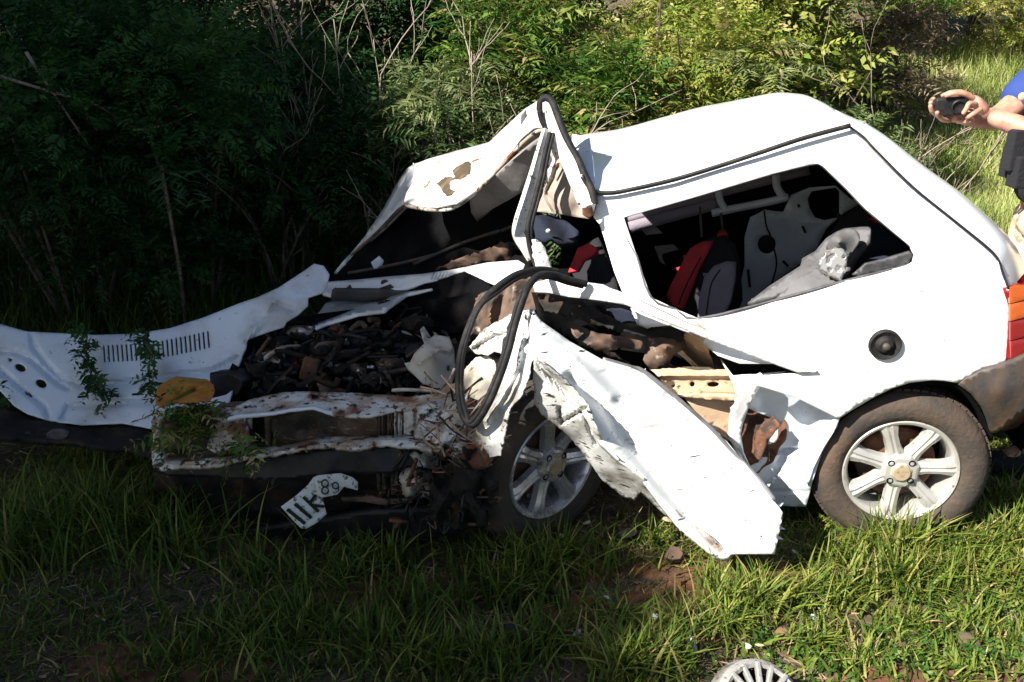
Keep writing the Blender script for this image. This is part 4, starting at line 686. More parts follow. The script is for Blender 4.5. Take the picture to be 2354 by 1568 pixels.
def shrub(x, y, size, seed, kind, leafm, n, label, sc=1.0, rot=None, name='shrub', group=None):
    key = (seed, kind, leafm, n)
    if key not in protos:
        f = foliage(n, size, seed, kind); f.materials.append(M['leaf_'+leafm]); s_ = stems(size, seed); s_.materials.append(M['bark']); protos[key] = (f, s_)
    f, s_ = protos[key]; o = thing(name, (x, y, gz(x, y)), label, 'bush', group); o.scale = (sc, sc, sc); o.rotation_euler.z = random.uniform(0, 6.28) if rot is None else rot
    for nm, me in (('foliage', f), ('stem', s_)):
        c = bpy.data.objects.new(nm, me); COL.objects.link(c); c.parent = o
    return o
def px2xy(px, Y):   # where a sight line at eye level column px crosses depth Y
    return (px-PW/2)/FPX*(Y*math.cos(PITCH)+.4)
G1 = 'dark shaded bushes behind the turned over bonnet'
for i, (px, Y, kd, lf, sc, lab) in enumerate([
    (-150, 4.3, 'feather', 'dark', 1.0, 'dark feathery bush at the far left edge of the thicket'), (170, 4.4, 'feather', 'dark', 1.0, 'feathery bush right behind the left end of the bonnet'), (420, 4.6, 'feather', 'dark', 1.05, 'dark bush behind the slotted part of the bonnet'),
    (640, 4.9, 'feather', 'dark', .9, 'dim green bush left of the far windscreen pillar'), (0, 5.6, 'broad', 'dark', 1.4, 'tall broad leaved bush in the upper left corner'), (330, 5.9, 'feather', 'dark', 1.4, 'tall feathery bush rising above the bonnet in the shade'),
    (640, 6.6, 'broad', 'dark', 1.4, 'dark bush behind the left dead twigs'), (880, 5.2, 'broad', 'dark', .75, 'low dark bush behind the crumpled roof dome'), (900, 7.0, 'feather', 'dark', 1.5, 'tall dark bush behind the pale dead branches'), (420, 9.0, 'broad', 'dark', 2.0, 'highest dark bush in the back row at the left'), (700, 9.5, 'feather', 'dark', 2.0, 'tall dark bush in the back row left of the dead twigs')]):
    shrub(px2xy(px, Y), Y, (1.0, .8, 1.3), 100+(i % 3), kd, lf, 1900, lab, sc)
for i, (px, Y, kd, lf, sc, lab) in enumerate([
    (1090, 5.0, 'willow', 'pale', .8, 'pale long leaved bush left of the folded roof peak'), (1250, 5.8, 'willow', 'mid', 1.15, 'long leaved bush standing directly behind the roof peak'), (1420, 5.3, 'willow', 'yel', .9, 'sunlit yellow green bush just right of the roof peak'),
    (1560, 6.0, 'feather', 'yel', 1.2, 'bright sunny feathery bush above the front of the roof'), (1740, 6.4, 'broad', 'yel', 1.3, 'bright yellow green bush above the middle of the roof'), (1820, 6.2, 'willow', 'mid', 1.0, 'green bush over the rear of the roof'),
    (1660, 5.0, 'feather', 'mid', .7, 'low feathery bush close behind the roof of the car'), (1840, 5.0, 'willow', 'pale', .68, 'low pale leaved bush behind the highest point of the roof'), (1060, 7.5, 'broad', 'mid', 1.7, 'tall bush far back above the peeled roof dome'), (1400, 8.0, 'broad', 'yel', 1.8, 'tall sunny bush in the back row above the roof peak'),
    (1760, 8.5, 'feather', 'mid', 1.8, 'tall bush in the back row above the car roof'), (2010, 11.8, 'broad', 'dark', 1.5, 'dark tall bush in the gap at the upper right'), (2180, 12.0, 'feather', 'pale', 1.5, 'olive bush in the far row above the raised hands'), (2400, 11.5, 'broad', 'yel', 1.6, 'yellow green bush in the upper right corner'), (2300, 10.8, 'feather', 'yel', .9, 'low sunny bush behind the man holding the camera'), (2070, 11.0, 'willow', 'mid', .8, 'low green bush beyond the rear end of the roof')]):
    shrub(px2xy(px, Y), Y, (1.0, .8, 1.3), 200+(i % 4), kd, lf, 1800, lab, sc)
shrub(px2xy(1990, 8.6), 8.6, (.5, .5, .9), 300, 'willow', 'dry', 600, 'brown dried up bush right of the green bushes over the roof', 1.25, name='dry_bush')
for i, (px, py, Y, s) in enumerate([(1030, 250, 4.6, .5), (1000, 200, 4.9, .5), (370, 380, 3.9, .5), (1130, 150, 5.2, .5), (1800, 160, 5.0, .45), (1690, 130, 5.4, .4)]):
    d = rays([(px, py)])[0]; p = C0+d*(Y/d[1]); o = thing('fern', (p[0], p[1], gz(p[0], p[1])), ['silvery fern plant left of the roof peak', 'second fern just above and left of the silvery one', 'fern in deep shade left of the wreck', 'fern among the long leaves above the roof peak', 'pale fern above the rear of the roof', 'pale fern above the middle of the roof'][i], 'fern')
    r = np.random.default_rng(60+i); n = 5; D = np.stack([r.uniform(-1, 1, n), r.uniform(-1, -.2, n), r.uniform(.1, .6, n)], 1); V, T = fronds(np.tile(p, (n, 1)), D, np.full(n, s*.8), 15, .10, .06, .45, r, np.full(n, .75 if i != 2 else .3))
    me = fastmesh(V-np.array(o.location), 4, T); me.materials.append(M['leaf_pale' if i != 2 else 'leaf_dark']); c = bpy.data.objects.new('frond', me); COL.objects.link(c); c.parent = o
    st = link('stem', mesh(*tube_geo([Vector((0, 0, -.02)), Vector((.02, 0, (p[2]-o.location.z)*.5)), Vector((0, 0, p[2]-o.location.z))], .008, 5)), 'bark'); st.parent = o
# dead branches
def branch(g, p, d, L, r_, depth, rr_):
    n = 5; P = [p]
    for i in range(n):
        d = (d+Vector((rr_.gauss(0, .12), rr_.gauss(0, .12), rr_.gauss(0, .08)))).normalized(); P.append(P[-1]+d*L/n)
    g.append(tube_geo(P, list(np.linspace(r_, r_*.5, n+1)), 5))
    if depth:
        for k in range(rr_.choice([2, 3])):
            i = rr_.choice([2, 3, 4, 5]); dd = (d+Vector((rr_.uniform(-.9, .9), rr_.uniform(-.6, .6), rr_.uniform(-.1, .6)))).normalized(); branch(g, P[i], dd, L*rr_.uniform(.5, .8), r_*.6, depth-1, rr_)
for i, (px, Y, h, lean, lab) in enumerate([(690, 5.3, 1.0, -.1, 'pale dead twigs standing in the dark gap, leftmost'), (770, 5.4, 1.1, .1, 'tallest pale bare sapling in the dark gap'), (850, 5.0, .8, .3, 'bare crooked branch leaning right behind the roof dome'), (1130, 4.6, .75, .35, 'forked dead branch left of the roof peak'), (620, 5.0, .8, .2, 'thin bare twigs in front of the dark bush'), (1050, 5.0, .9, .0, 'thin bare stem among long leaves'), (2060, 5.5, .85, .25, 'pale dry weed stalk beyond the rear of the roof')]):
    o = thing('dead_sapling', (px2xy(px, Y), Y, gz(px2xy(px, Y), Y)), lab, 'dead plant'); g = []; q = random.Random(70+i)
    for k in range(3 if i != 6 else 5): branch(g, Vector((q.uniform(-.05, .05), 0, 0)), Vector((lean+q.uniform(-.2, .2), q.uniform(-.3, .1), 1)).normalized(), h*q.uniform(.7, 1), .012 if i != 6 else .008, 3, q)
    c = link('branch', mesh(*join(g)), 'twig'); c.parent = o
for i, (q, lab) in enumerate([([(0,175,3.9), (130,215,4.0), (220,240,4.1), (300,290,4.2), (350,300,4.2)], 'long bare branch crossing the dark thicket at the left edge'), ([(310,300,4.2), (400,280,4.3), (470,245,4.4)], 'short bare branch rising right in the dark thicket'), ([(60,120,3.9), (200,330,4.1)], 'thin drooping twig in the shade of the left thicket')]):
    P = []
    for x, y, Y in q: d = rays([(x, y)])[0]; P.append(C0+d*(Y/d[1]))
    P = catmull(P, 6); tag(tube('bare_branch', P, list(np.linspace(.008, .003, len(P))), 'twig', sides=6), lab, 'branch')
# weed hanging over the bonnet; the dark fern tip stands in for a shadow
for i, (q, lab) in enumerate([(KB(600,560, 620,700, 660,850, 700,950, 780,1040), 'leafy shoot hanging over the bonnet left of its slots'), (KB(1000,560, 1020,620, 1080,680, 1120,740), 'small leafy sprig on the middle of the bonnet slots'), (KB(1130,640, 1135,760, 1130,900, 1100,990), 'dark fern tip standing in for a leaf shadow on the bonnet slots'), (KB(-40,960, 20,1000, 70,1050), 'leafy sprig at the left edge under the bonnet')]):
    P = np.array(catmull([an([p], [.02+.2*(1-k/len(q))])[0] for k, p in enumerate(q)], 8)); r = np.random.default_rng(i+5); m_ = 70 if i == 0 else 24
    o = tube('leafy_shoot', P, .002, 'bark', sides=5); tag(o, lab, 'plant'); idx = r.integers(0, len(P), m_); C = P[idx]+r.normal(0, .012, (m_, 3)); D = norm(r.normal(size=(m_, 3))+np.array([0, -.6, 0]))
    V, T = fronds(C, D, r.uniform(.02, .07, m_), 3, .032, .2, .2, r); c = link('foliage', fastmesh(V, 4, T), 'leaf_dark', o, smooth=False)

for i, (x, y, n_, m_, lab) in enumerate([(430, 940, -.26, 60, 'tuft of green weed caught on the left end of the crushed front panel'), (400, 1000, -.27, 40, 'grass stems caught in the empty headlamp opening'), (560, 1035, -.32, 26, 'torn grass lying on the lower front crossmember')]):
    p = A(x, y, n_); r = np.random.default_rng(80+i); C = np.array(p)+r.normal(0, 1, (m_, 3))*np.array([.05, .02, .02]); D = norm(r.normal(size=(m_, 3))+np.array([0, -.2, .2]))
    V, T = fronds(C, D, r.uniform(.03, .09, m_), 4, .034, .14, .3, r); o = link('weed_clump', fastmesh(V, 4, T), 'leaf_mid', smooth=False); tag(o, lab, 'weed', kind='stuff')
# ================================================================== shade trees (their crowns stand above the picture)
def tree(x, y, cz, rad, n, lab, seed, ls=.10):
    o = thing('tree', (x, y, 0), lab, 'tree'); r = np.random.default_rng(seed); q = random.Random(seed)
    P = catmull([Vector((0, 0, -.1)), Vector((.15, .1, cz*.4)), Vector((rad[3]*.6, rad[4]*.6, cz*.8)), Vector((rad[3], rad[4], cz))], 5); g = [tube_geo(P, list(np.linspace(.16, .07, len(P))), 10)]
    for k in range(9):
        a_ = q.uniform(0, 6.28); b = Vector(P[len(P)//2+k % 6]); e = Vector((rad[3]+math.cos(a_)*rad[0]*.7, rad[4]+math.sin(a_)*rad[1]*.7, cz+q.uniform(-.3, .5)*rad[2])); PP = catmull([b, (b+e)/2+Vector((0, 0, .3)), e], 4); g.append(tube_geo(PP, list(np.linspace(.06, .02, len(PP))), 6))
    t_ = link('trunk', mesh(*join(g)), 'bark'); t_.parent = o
    d = norm(r.normal(size=(n, 3)))*np.cbrt(r.uniform(0, 1, (n, 1))); C = d*np.array(rad[:3])+np.array([rad[3], rad[4], cz]); k_ = C[:, 0]+x+(5.3-C[:, 2])*SUN.x/SUN.z < -5.0; C = C[k_]; n = len(C)
    V, T = fronds(C, norm(r.normal(size=(n, 3))), r.uniform(.15, .35, n), 4, ls*1.6, .25, .2, r); me = fastmesh(V, 4, T); me.materials.append(M['leaf_mid']); c = bpy.data.objects.new('crown', me); COL.objects.link(c); c.parent = o
tree(-6.3, -2.6, 5.3, (2.4, 2.2, 1.0, -.4, .4), 5600, 'leafy tree behind the viewer on the left', 1)
tree(-7.2, 1.0, 5.3, (2.6, 2.2, 1.0, .2, .1), 6000, 'leafy tree left of the turned over bonnet', 2)
tree(-7.2, 4.6, 5.3, (2.6, 2.4, 1.0, .1, .1), 6000, 'leafy tree at the left over the thicket', 3)
tree(-10.6, -.6, 5.6, (2.6, 2.8, 1.1, .1, .1), 5200, 'leafy tree further left behind the first row', 4)
tree(-10.6, 4.0, 5.6, (2.6, 2.8, 1.1, .1, .1), 5200, 'leafy tree far left beyond the thicket', 5)

# ================================================================== grass
def blades(C, H, lean, width, tint, seg=3, r=rng):
    n = len(C); a_ = r.uniform(0, 2*np.pi, n); d = np.stack([np.cos(a_), np.sin(a_), np.zeros(n)], 1); s = np.stack([-np.sin(a_), np.cos(a_), np.zeros(n)], 1)
    rot = r.uniform(-1, 1, n); s = norm(s+d*rot[:, None]); quads = []; ts = np.linspace(0, 1, seg+1); up = np.array([0, 0, 1.0])
    def pt(t): return C+up*(H*(t-.35*lean*t*t))[:, None]+d*(H*lean*t**1.8)[:, None]
    for k in range(seg):
        t0, t1 = ts[k], ts[k+1]; w0 = (width*(1-t0)**.6)[:, None]; w1 = (width*(1-t1)**.6)[:, None]*(1 if k < seg-1 else 0)+1e-4
        quads.append(np.stack([pt(t0)-s*w0, pt(t0)+s*w0, pt(t1)+s*w1, pt(t1)-s*w1], 1))
    V = np.stack(quads, 1).reshape(-1, 3); return V, np.repeat(tint, seg*4)
def gzv(P): return np.array([gz(x, y) for x, y in P])
def patch(n, x0, x1, y0, y1, hfun, keep, r):
    P = np.stack([r.uniform(x0, x1, n), r.uniform(y0, y1, n)], 1); k = keep(P); return P[k]
nz = lambda P, f, s=0: np.array([noise.noise(Vector((x*f, y*f, s))) for x, y in P])
# short turf and litter
r = np.random.default_rng(9)
P = np.stack([r.uniform(-2.4, 2.6, 90000), 1.2+r.uniform(0, 1, 90000)**.8*2.6], 1)
vis = (np.abs(P[:, 0]) < P[:, 1]*.62+.5); P = P[vis]; d_ = nz(P, 2.3); d2 = nz(P, .8, 4)
soil = .75*np.exp(-(((P[:, 0]-.55)/.5)**2+((P[:, 1]-2.32)/.16)**2))+np.exp(-(((P[:, 0]-.45)/.4)**2+((P[:, 1]-2.08)/.14)**2))+.9*np.exp(-(((P[:, 0]-1.15)/.30)**2+((P[:, 1]-1.83)/.10)**2))  # bare soil thins the turf, widened under the slab in place of shade
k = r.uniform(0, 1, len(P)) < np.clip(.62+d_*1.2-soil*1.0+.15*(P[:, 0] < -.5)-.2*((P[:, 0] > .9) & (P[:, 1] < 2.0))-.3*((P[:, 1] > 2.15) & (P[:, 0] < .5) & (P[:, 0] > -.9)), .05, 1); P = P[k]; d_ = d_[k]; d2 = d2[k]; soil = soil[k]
nose_ = ((P[:, 1] > 2.12) & (P[:, 0] < .45) & (P[:, 0] > -1.0)) | ((P[:, 0] > 1.0) & (P[:, 1] < 2.1))
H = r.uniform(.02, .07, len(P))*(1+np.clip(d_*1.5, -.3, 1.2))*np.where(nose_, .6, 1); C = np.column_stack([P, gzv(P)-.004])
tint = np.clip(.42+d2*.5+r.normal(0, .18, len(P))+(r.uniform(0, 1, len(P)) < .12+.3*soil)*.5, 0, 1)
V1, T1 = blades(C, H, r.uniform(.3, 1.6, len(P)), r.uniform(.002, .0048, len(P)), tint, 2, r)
n = 18000; P = np.column_stack([r.uniform(-2, 2.2, n), 1.3+r.uniform(0, 1, n)*1.9]); a_ = r.uniform(0, 6.28, n); L = r.uniform(.01, .07, n); dv = np.column_stack([np.cos(a_), np.sin(a_), r.normal(0, .16, n)])*L[:, None]; wv = np.column_stack([-np.sin(a_), np.cos(a_), r.normal(0, .6, n)])*r.uniform(.0008, .0022, n)[:, None]
C = np.column_stack([P, gzv(P)+r.uniform(.002, .012, n)]); LV = np.stack([C-dv/2-wv, C-dv/2+wv, C+dv/2+wv, C+dv/2-wv], 1).reshape(-1, 3)
tag(link('litter', fastmesh(LV, 4, np.repeat(r.uniform(0, 1, n), 4)), 'straw', smooth=False), 'dead straw and leaf litter on the bare soil', 'litter', kind='stuff')
# tufts of long grass
tc_ = []
def tufts(px, py, n, h, sp):
    c = G(px, py); tc_.append((c.x, c.y, n, h, sp))
for q in [(330,1240,240,.24,.15), (230,1230,240,.25,.17), (120,1240,220,.24,.2), (40,1230,180,.24,.2), (420,1290,120,.25,.15), (20,1300,160,.3,.2),
          (1230,1330,260,.20,.10), (1180,1380,160,.16,.10), (1300,1300,90,.16,.08), (1120,1350,120,.14,.12), (900,1300,140,.16,.12), (960,1400,140,.14,.14), (800,1340,120,.14,.12), (700,1450,140,.13,.15), (560,1480,120,.12,.15), (420,1520,140,.12,.2), (860,1500,180,.14,.16), (1000,1530,200,.14,.12), (1130,1540,220,.14,.12), (1250,1500,160,.13,.12),
          (1500,1545,200,.17,.08), (1430,1560,160,.16,.08), (1560,1440,120,.13,.08), (1660,1450,160,.13,.08), (1740,1400,140,.17,.07), (1650,1400,60,.18,.04), (1850,1380,140,.12,.08), (1950,1370,160,.12,.09), (1870,1480,140,.10,.1), (1420,1440,100,.12,.08),
          (2080,1290,240,.22,.07), (2050,1350,200,.18,.08), (2120,1350,160,.15,.08), (1985,1270,90,.16,.05), (2180,1260,90,.14,.05), (1150,1290,120,.17,.06), (1290,1290,90,.15,.06), (2200,1330,160,.13,.09), (2250,1280,160,.13,.1), (2320,1260,220,.16,.1), (2330,1340,160,.12,.1), (1980,1300,120,.12,.06), (2240,1430,140,.09,.12), (2330,1480,140,.08,.12), (2100,1440,160,.09,.12), (2000,1520,160,.09,.12), (2200,1540,160,.08,.14),
          (1420,1300,50,.12,.10), (1640,1340,60,.1,.1), (1560,1300,40,.1,.1), (1900,1290,50,.1,.1), (2320,1080,200,.14,.12), (2300,1160,160,.12,.12), (600,1330,90,.16,.15), (1700,1245,60,.1,.12), (1500,1250,80,.12,.12), (2200,1250,80,.1,.1)]: tufts(*q)
Vs = [V1]; Ts = [T1]
for i, (x, y, n, h, sp) in enumerate(tc_):
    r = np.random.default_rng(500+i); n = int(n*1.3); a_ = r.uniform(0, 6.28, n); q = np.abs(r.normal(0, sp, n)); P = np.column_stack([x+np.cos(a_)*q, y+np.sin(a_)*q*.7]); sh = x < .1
    C = np.column_stack([P, gzv(P)-.005]); t = np.clip(r.normal(.32 if sh else .45, .16, n)+(r.uniform(0, 1, n) < .07)*.45, 0, 1)  # tufts on the shaded side get a darker tint, shade put into colour
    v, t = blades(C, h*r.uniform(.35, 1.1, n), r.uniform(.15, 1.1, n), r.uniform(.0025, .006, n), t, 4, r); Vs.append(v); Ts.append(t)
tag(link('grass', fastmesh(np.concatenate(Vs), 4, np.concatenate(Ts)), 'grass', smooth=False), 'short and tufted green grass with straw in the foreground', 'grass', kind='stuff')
# broad leaved weeds in the turf at lower right
r = np.random.default_rng(33); cs = [G(px, py) for px, py in ((2150,1400), (2230,1370), (2290,1420), (2180,1480), (2060,1490), (1950,1540), (2290,1530), (1800,1500), (1700,1480), (2330,1390), (2100,1540), (2250,1330))]
C = np.concatenate([np.array([c.x, c.y, .015])+r.normal(0, 1, (26, 3))*np.array([.07, .05, .006]) for c in cs]); n = len(C); D = norm(r.normal(size=(n, 3))*np.array([1, 1, .25])+np.array([0, 0, .45]))
V, T = fronds(C, D, r.uniform(.02, .05, n), 4, .019, .24, .2, r, r.uniform(.15, .65, n)); T = np.clip(T, 0, .7); tag(link('ground_cover', fastmesh(V, 4, T), 'leaf_mid', smooth=False), 'small round leaved weeds in the turf', 'weeds', kind='stuff')
# meadow beyond the car on the right, and undergrowth behind
r = np.random.default_rng(10); n = 120000; P = np.column_stack([r.uniform(.8, 8.5, n), 3.6+r.uniform(0, 1, n)**.9*8.4]); P = P[(P[:, 0] > P[:, 1]*.30) & (P[:, 0] < P[:, 1]*.66+.3)]; d_ = nz(P, .9); n = len(P)
C = np.column_stack([P, gzv(P)-.01]); H = r.uniform(.12, .42, n)*(1+d_*.9); V2, T2 = blades(C, H, r.uniform(.1, .8, n), r.uniform(.003, .007, n), np.clip(.45+nz(P, 1.7, 9)*.9+r.normal(0, .16, n), 0, 1), 3, r)
tag(link('meadow', fastmesh(V2, 4, T2), 'grassfar', smooth=False), 'tall sunny meadow grass behind the car at the right', 'grass', kind='stuff')
n = 26000; P = np.column_stack([r.uniform(-4.5, 2.5, n), r.uniform(3.2, 6.5, n)]); P = P[(P[:, 1] > 4.1) | (P[:, 0] < -.4)]; n = len(P)
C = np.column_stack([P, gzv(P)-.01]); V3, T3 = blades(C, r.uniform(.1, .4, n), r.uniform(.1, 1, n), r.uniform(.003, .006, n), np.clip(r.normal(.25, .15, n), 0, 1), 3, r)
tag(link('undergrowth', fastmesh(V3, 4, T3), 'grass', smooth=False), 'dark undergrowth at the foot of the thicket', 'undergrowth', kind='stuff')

# ================================================================== debris on the ground
c = G(1728, 1690); alt = thing('alternator', (c.x, c.y, 0), 'broken ribbed grey metal housing with a rusty core, lying in the front grass', 'car part')
mt = Matrix.Translation((c.x, c.y, .075)) @ Matrix.Rotation(R(-52), 4, 'X') @ Matrix.Rotation(R(12), 4, 'Z')
link('housing', mesh(*lathe_geo([(.112, .03), (.118, .0), (.112, -.035), (.098, -.05), (.09, -.045), (.095, -.03), (.10, .02), (.112, .03)], 40, mt)), 'castal', alt, sharp=30)
for i in range(18):
    if i in (3, 4, 11): continue
    a_ = 2*math.pi*i/18+.05*math.sin(i*7); m2 = mt @ Matrix.Rotation(a_, 4, 'Y'); o = link('rib', mesh(*box_geo((0, -.045+.004*(i % 2), .078), (.012, .016, .05), m2)), 'castal', alt, smooth=False); bevel(o, .003)
link('core', mesh(*lathe_geo([(.055, .02), (.058, -.03), (.05, -.055), (.035, -.06), (.03, -.075), (.015, -.082), (.001, -.083)], 28, mt)), 'rust', alt, sharp=30)
link('backplate', mesh(*lathe_geo([(.10, .02), (.09, .03), (.001, .03)], 28, mt)), 'dirtyb', alt)
def chip(px, py, sx, sy, sz, m_, name, lab, cat, seed, tilt=.3):
    c = G(px, py); q = random.Random(seed); n = 7; pts = [(math.cos(a_)*sx*q.uniform(.7, 1.1), math.sin(a_)*sy*q.uniform(.7, 1.1)) for a_ in [2*math.pi*i/n for i in range(n)]]
    mt = Matrix.Translation((c.x, c.y, .03)) @ Matrix.Rotation(q.uniform(-tilt, tilt), 4, 'Y') @ Matrix.Rotation(tilt, 4, 'X') @ Matrix.Rotation(q.uniform(-.5, .5), 4, 'Z')
    vs = [mt @ Vector((x, y, 0)) for x, y in pts]+[mt @ Vector((x*.85, y*.85, sz)) for x, y in pts]; fs = [tuple(range(n-1, -1, -1)), tuple(range(n, 2*n))]+[(i, (i+1) % n, n+(i+1) % n, n+i) for i in range(n)]
    o = link(name, mesh(vs, fs), m_, smooth=False); bevel(o, .002); tag(o, lab, cat)
chip(1165, 1478, .05, .02, .03, 'black', 'plastic_fragment', 'dark curved plastic fragment in the front grass', 'debris', 1)
chip(1230, 1485, .025, .015, .02, 'bumper', 'plastic_fragment', 'small dark fragment just right of the curved plastic one', 'debris', 2)
chip(1537, 1214, .035, .012, .008, 'tan', 'wood_chip', 'tan splinter of trim left of the door slab', 'debris', 3, .1)
chip(1350, 1220, .018, .008, .006, 'cream', 'plastic_fragment', 'small white fragment under the front wheel', 'debris', 4, .1)
chip(1545, 1300, .035, .03, .03, 'brownpl', 'plastic_fragment', 'crumpled brown fragment below the door slab', 'debris', 5, .6)
chip(1440, 1250, .04, .02, .025, 'dirtyb', 'plastic_fragment', 'dark crumpled fragment between front wheel and door slab', 'debris', 6, .6)
chip(1590, 1500, .015, .03, .02, 'cream', 'paper_scrap', 'white scrap standing in the grass left of the ribbed housing', 'debris', 7, .9)
for i, (px, py, s) in enumerate([(1400,1400,.05), (1440,1420,.035), (1360,1370,.04), (1660,1300,.04), (1530,1400,.03), (1800,1460,.025), (2230,1480,.03), (1690,1285,.03)]):
    c = G(px, py); q = random.Random(i); v, f = lathe_geo([(.0005, -.5), (.6, -.4), (.95, 0), (.7, .45), (.0005, .55)], 10, Matrix.Translation((c.x, c.y, .008)) @ Matrix.Scale(s, 4) @ Matrix.Rotation(math.pi/2, 4, 'X'))
    v = [Vector((a_.x, a_.y, a_.z))+(noise.noise_vector(Vector(a_)*22+Vector((i, 0, 0))))*s*.45 for a_ in v]; tag(link('soil_clod', mesh(v, f), 'soil'), ['large red earth clod in the bare patch', 'smaller clod right of the large one', 'clod at the left end of the bare patch', 'red clod under the lower end of the door slab', 'small clod in the middle of the bare patch', 'small clod left of the lower right turf', 'clod in the sunny turf at lower right', 'tiny clod by the bottom edge of the door slab'][i], 'clod', 'clods of earth')
for i in range(22):
    chip(rr.uniform(1230, 1900), rr.uniform(1240, 1520), rr.uniform(.006, .018), rr.uniform(.005, .012), rr.uniform(.003, .008), rr.choice(['cream', 'paintshade', 'black', 'tan', 'orange']), 'fragment', 'tiny broken fragment scattered in the grass in front of the wreck', 'debris', 40+i, .5)
    C_ = [o for o in COL.objects if o.name.startswith('fragment')][-1]; C_['group'] = 'tiny fragments scattered in the grass'
# ================================================================== the man with the camera
pr = thing('person', (1.92, 3.05, 0), 'man in blue short sleeved shirt, black vest and beige camouflage trousers holding a camera out', 'person')
def skinmesh(name, verts, edges, radii, mat, parent, root=0, sub=2):
    me = bpy.data.meshes.new('mesh'); me.from_pydata(verts, edges, []); o = bpy.data.objects.new(name, me); COL.objects.link(o); me.materials.append(M[mat])
    md = o.modifiers.new('skin', 'SKIN'); md.use_smooth_shade = True; sk = me.skin_vertices[0].data if len(me.skin_vertices) else None
    if sk is None:
        bpy.context.view_layer.objects.active = o; bpy.ops.mesh.customdata_skin_add() if hasattr(bpy.ops.mesh, 'customdata_skin_add') else None; sk = me.skin_vertices[0].data
    for i, r_ in enumerate(radii): sk[i].radius = (r_, r_) if not hasattr(r_, '__len__') else r_
    sk[root].use_root = True
    s_ = o.modifiers.new('sub', 'SUBSURF'); s_.levels = s_.render_levels = sub
    o.parent = parent; o.matrix_parent_inverse = Matrix.Translation(-wloc(parent)); return o
def Q(x, y, Y): d = rays([(x, y)])[0]; return tuple(C0+d*(Y/d[1]))
BX, BY = 1.92, 3.05
shN = Q(2450, 190, 2.86); shF = Q(2425, 160, 3.22)
wrN = Q(2268, 264, 2.92); elN = Q(2425, 318, 2.80); wrF = Q(2212, 268, 3.0); elF = Q(2292, 275, 3.12)
V = [(BX, BY, .98), (BX, BY, 1.15), (BX-.01, BY, 1.32), (BX-.01, BY, 1.46), (BX-.02, BY, 1.56), shN, elN, wrN, shF, elF, wrF,
     (BX, BY-.1, .92), (BX-.03, BY-.12, .5), (BX, BY-.13, .1), (BX-.12, BY-.14, .05), (BX, BY+.1, .92), (BX-.05, BY+.12, .5), (BX, BY+.13, .1), (BX-.12, BY+.14, .05), (BX-.03, BY, 1.68)]
E = [(0, 1), (1, 2), (2, 3), (3, 4), (3, 5), (5, 6), (6, 7), (3, 8), (8, 9), (9, 10), (0, 11), (11, 12), (12, 13), (13, 14), (0, 15), (15, 16), (16, 17), (17, 18), (4, 19)]
body = skinmesh('body', V, E, [.13, .13, .14, .09, .055, .06, .042, .029, .06, .042, .029, .09, .06, .04, .04, .09, .06, .04, .04, .095], 'skin', pr)
skinmesh('shirt', [(BX, BY, 1.02), (BX, BY, 1.2), (BX-.01, BY, 1.36), (BX-.01, BY, 1.46), shN, ((shN[0]*.45+elN[0]*.55), shN[1]*.45+elN[1]*.55, shN[2]*.45+elN[2]*.55), shF, ((shF[0]*.2+elF[0]*.8), shF[1]*.2+elF[1]*.8, shF[2]*.2+elF[2]*.8)],
         [(0, 1), (1, 2), (2, 3), (3, 4), (4, 5), (3, 6), (6, 7)], [.155, .155, .165, .10, .085, .078, .085, .075], 'blue', pr)
vst = skinmesh('vest', [(BX+.0, BY, .95), (BX, BY, 1.08), (BX, BY, 1.25), (BX, BY, 1.36)], [(0, 1), (1, 2), (2, 3)], [(.17, .18), (.185, .20), (.19, .2), (.15, .17)], 'vest', pr)
for i, (x, y, Y, s) in enumerate([(2335, 345, 2.84, (.05, .05, .13)), (2352, 395, 2.82, (.07, .06, .10)), (2318, 372, 2.90, (.03, .05, .10))]):
    p = Q(x, y, Y); o = link('pouch', mesh(*box_geo(p, s)), 'vest', pr, smooth=False); bevel(o, .006, 2)
skinmesh('trousers', [(BX, BY, 1.0), (BX, BY-.1, .9), (BX-.04, BY-.12, .5), (BX, BY-.13, .14), (BX, BY+.1, .9), (BX-.05, BY+.12, .5), (BX, BY+.13, .14)], [(0, 1), (1, 2), (2, 3), (0, 4), (4, 5), (5, 6)], [.13, .105, .09, .08, .105, .09, .08], 'camo', pr)
for s in (-1, 1): skinmesh('boot', [(BX, BY+s*.13, .16), (BX, BY+s*.13, .06), (BX-.1, BY+s*.135, .045), (BX-.19, BY+s*.14, .04)], [(0, 1), (1, 2), (2, 3)], [.07, .065, .055, .04], 'vest', pr)
skinmesh('hair', [(BX+.01, BY, 1.72), (BX+.03, BY, 1.66)], [(0, 1)], [.1, .085], 'hair', pr)
o = link('sleeve_badge', mesh(*lathe_geo([(.014, 0), (.012, .004), (.0005, .005)], 18, facing(Q(2351, 222, 3.04), (-.3, -1, .2)))), 'tan', pr)
link('nose', mesh(*lathe_geo([(.0005, -.03), (.012, -.01), (.018, .01), (.0005, .02)], 10, Matrix.Translation((BX-.13, BY, 1.66)) @ Matrix.Rotation(math.pi/2, 4, 'X'))), 'skin', body)
for s in (-1, 1):
    link('eye', mesh(*lathe_geo([(.0005, -.012), (.009, -.006), (.012, 0), (.009, .006), (.0005, .012)], 10, Matrix.Translation((BX-.118, BY+s*.032, 1.69)))), 'plate', body)
    link('ear', mesh(*lathe_geo([(.0005, -.012), (.02, -.006), (.026, 0), (.02, .006), (.0005, .012)], 12, Matrix.Translation((BX-.02, BY+s*.095, 1.68)))), 'skin', body)
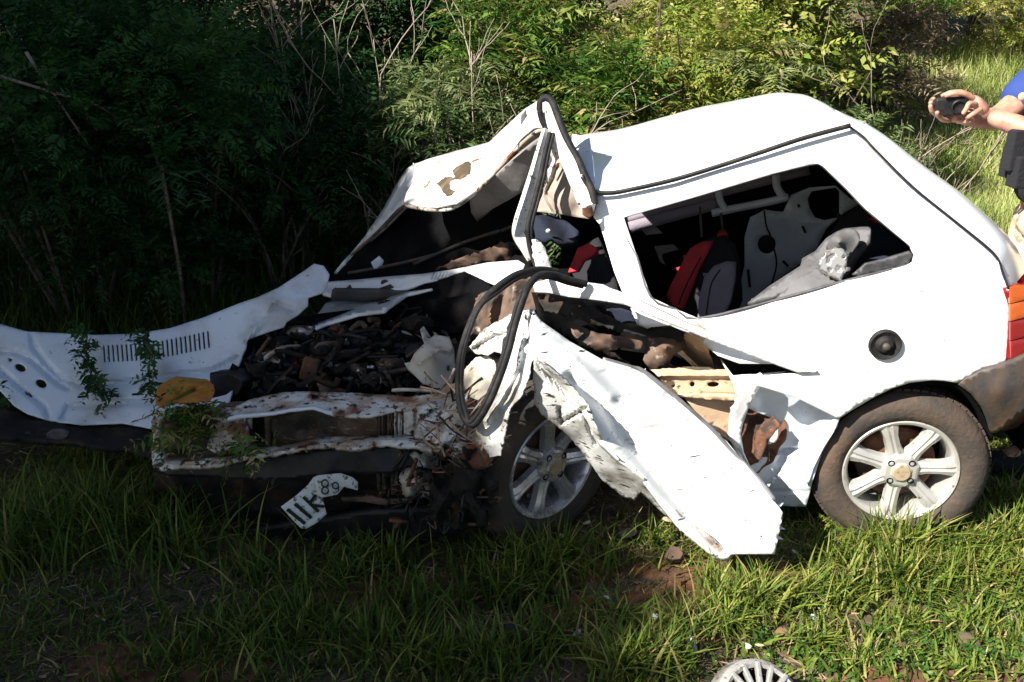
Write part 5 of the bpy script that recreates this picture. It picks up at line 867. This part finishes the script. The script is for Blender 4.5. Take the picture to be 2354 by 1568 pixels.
# hands: palm and five bent fingers each, closed round the camera
def hand(w0, palm, fingers, par):
    V = [w0]+palm; E = [(i, i+1) for i in range(len(palm))]; Rr = [.027]+[.03, .027][:len(palm)]
    b = len(V)-1
    skinmesh('hand', V, E, [(.027, .024)]+[(.042, .020)]*len(palm), 'skin', par)
    for q in fingers:
        n = len(q); skinmesh('finger', q, [(i, i+1) for i in range(n-1)], list(np.linspace(.0098, .0072, n)), 'skin', par, sub=2)
hN = [Q(2252, 240, 2.93), Q(2232, 225, 2.93)]
hand(wrN, hN, [[Q(2240, 228, 2.92), Q(2215, 215, 2.91), Q(2192, 214, 2.91), Q(2170, 222, 2.92)], [Q(2235, 222, 2.94), Q(2210, 211, 2.94), Q(2186, 212, 2.95), Q(2162, 222, 2.96)],
               [Q(2246, 240, 2.90), Q(2228, 236, 2.885), Q(2222, 250, 2.885), Q(2212, 264, 2.89)], [Q(2240, 236, 2.96), Q(2215, 222, 2.98), Q(2190, 218, 2.99), Q(2168, 228, 3.0)], [Q(2256, 250, 2.90), Q(2238, 262, 2.88), Q(2222, 272, 2.88)]], pr)
hF = [Q(2190, 268, 3.0), Q(2172, 266, 2.98)]
hand(wrF, hF, [[Q(2180, 272, 2.97), Q(2160, 268, 2.95), Q(2142, 256, 2.93), Q(2138, 240, 2.92)], [Q(2182, 266, 2.99), Q(2158, 258, 2.97), Q(2140, 244, 2.95), Q(2140, 232, 2.94)], [Q(2184, 260, 3.0), Q(2160, 248, 3.0), Q(2146, 236, 2.99), Q(2146, 224, 2.97)],
               [Q(2186, 276, 2.96), Q(2168, 276, 2.93), Q(2156, 266, 2.91), Q(2154, 256, 2.90)], [Q(2200, 278, 2.97), Q(2216, 280, 2.93), Q(2232, 278, 2.90)]], pr)
p = Q(2186, 244, 2.935); cm = thing('camera_device', p, 'small black camera held in the two hands of the man at the right', 'camera')
mt = Matrix.Translation(p) @ Matrix.Rotation(R(-6), 4, 'Y') @ Matrix.Rotation(R(-15), 4, 'Z')
o = link('body', mesh(*box_geo((0, 0, 0), (.098, .03, .058), mt)), 'black', cm, smooth=False); bevel(o, .008, 3)
link('lens_ring', mesh(*lathe_geo([(.022, .012), (.022, .028), (.018, .030), (.016, .022), (.0005, .02)], 24, mt @ Matrix.Translation((.018, 0, 0)) @ Matrix.Rotation(math.pi, 4, 'Z'))), 'black', cm, sharp=30)
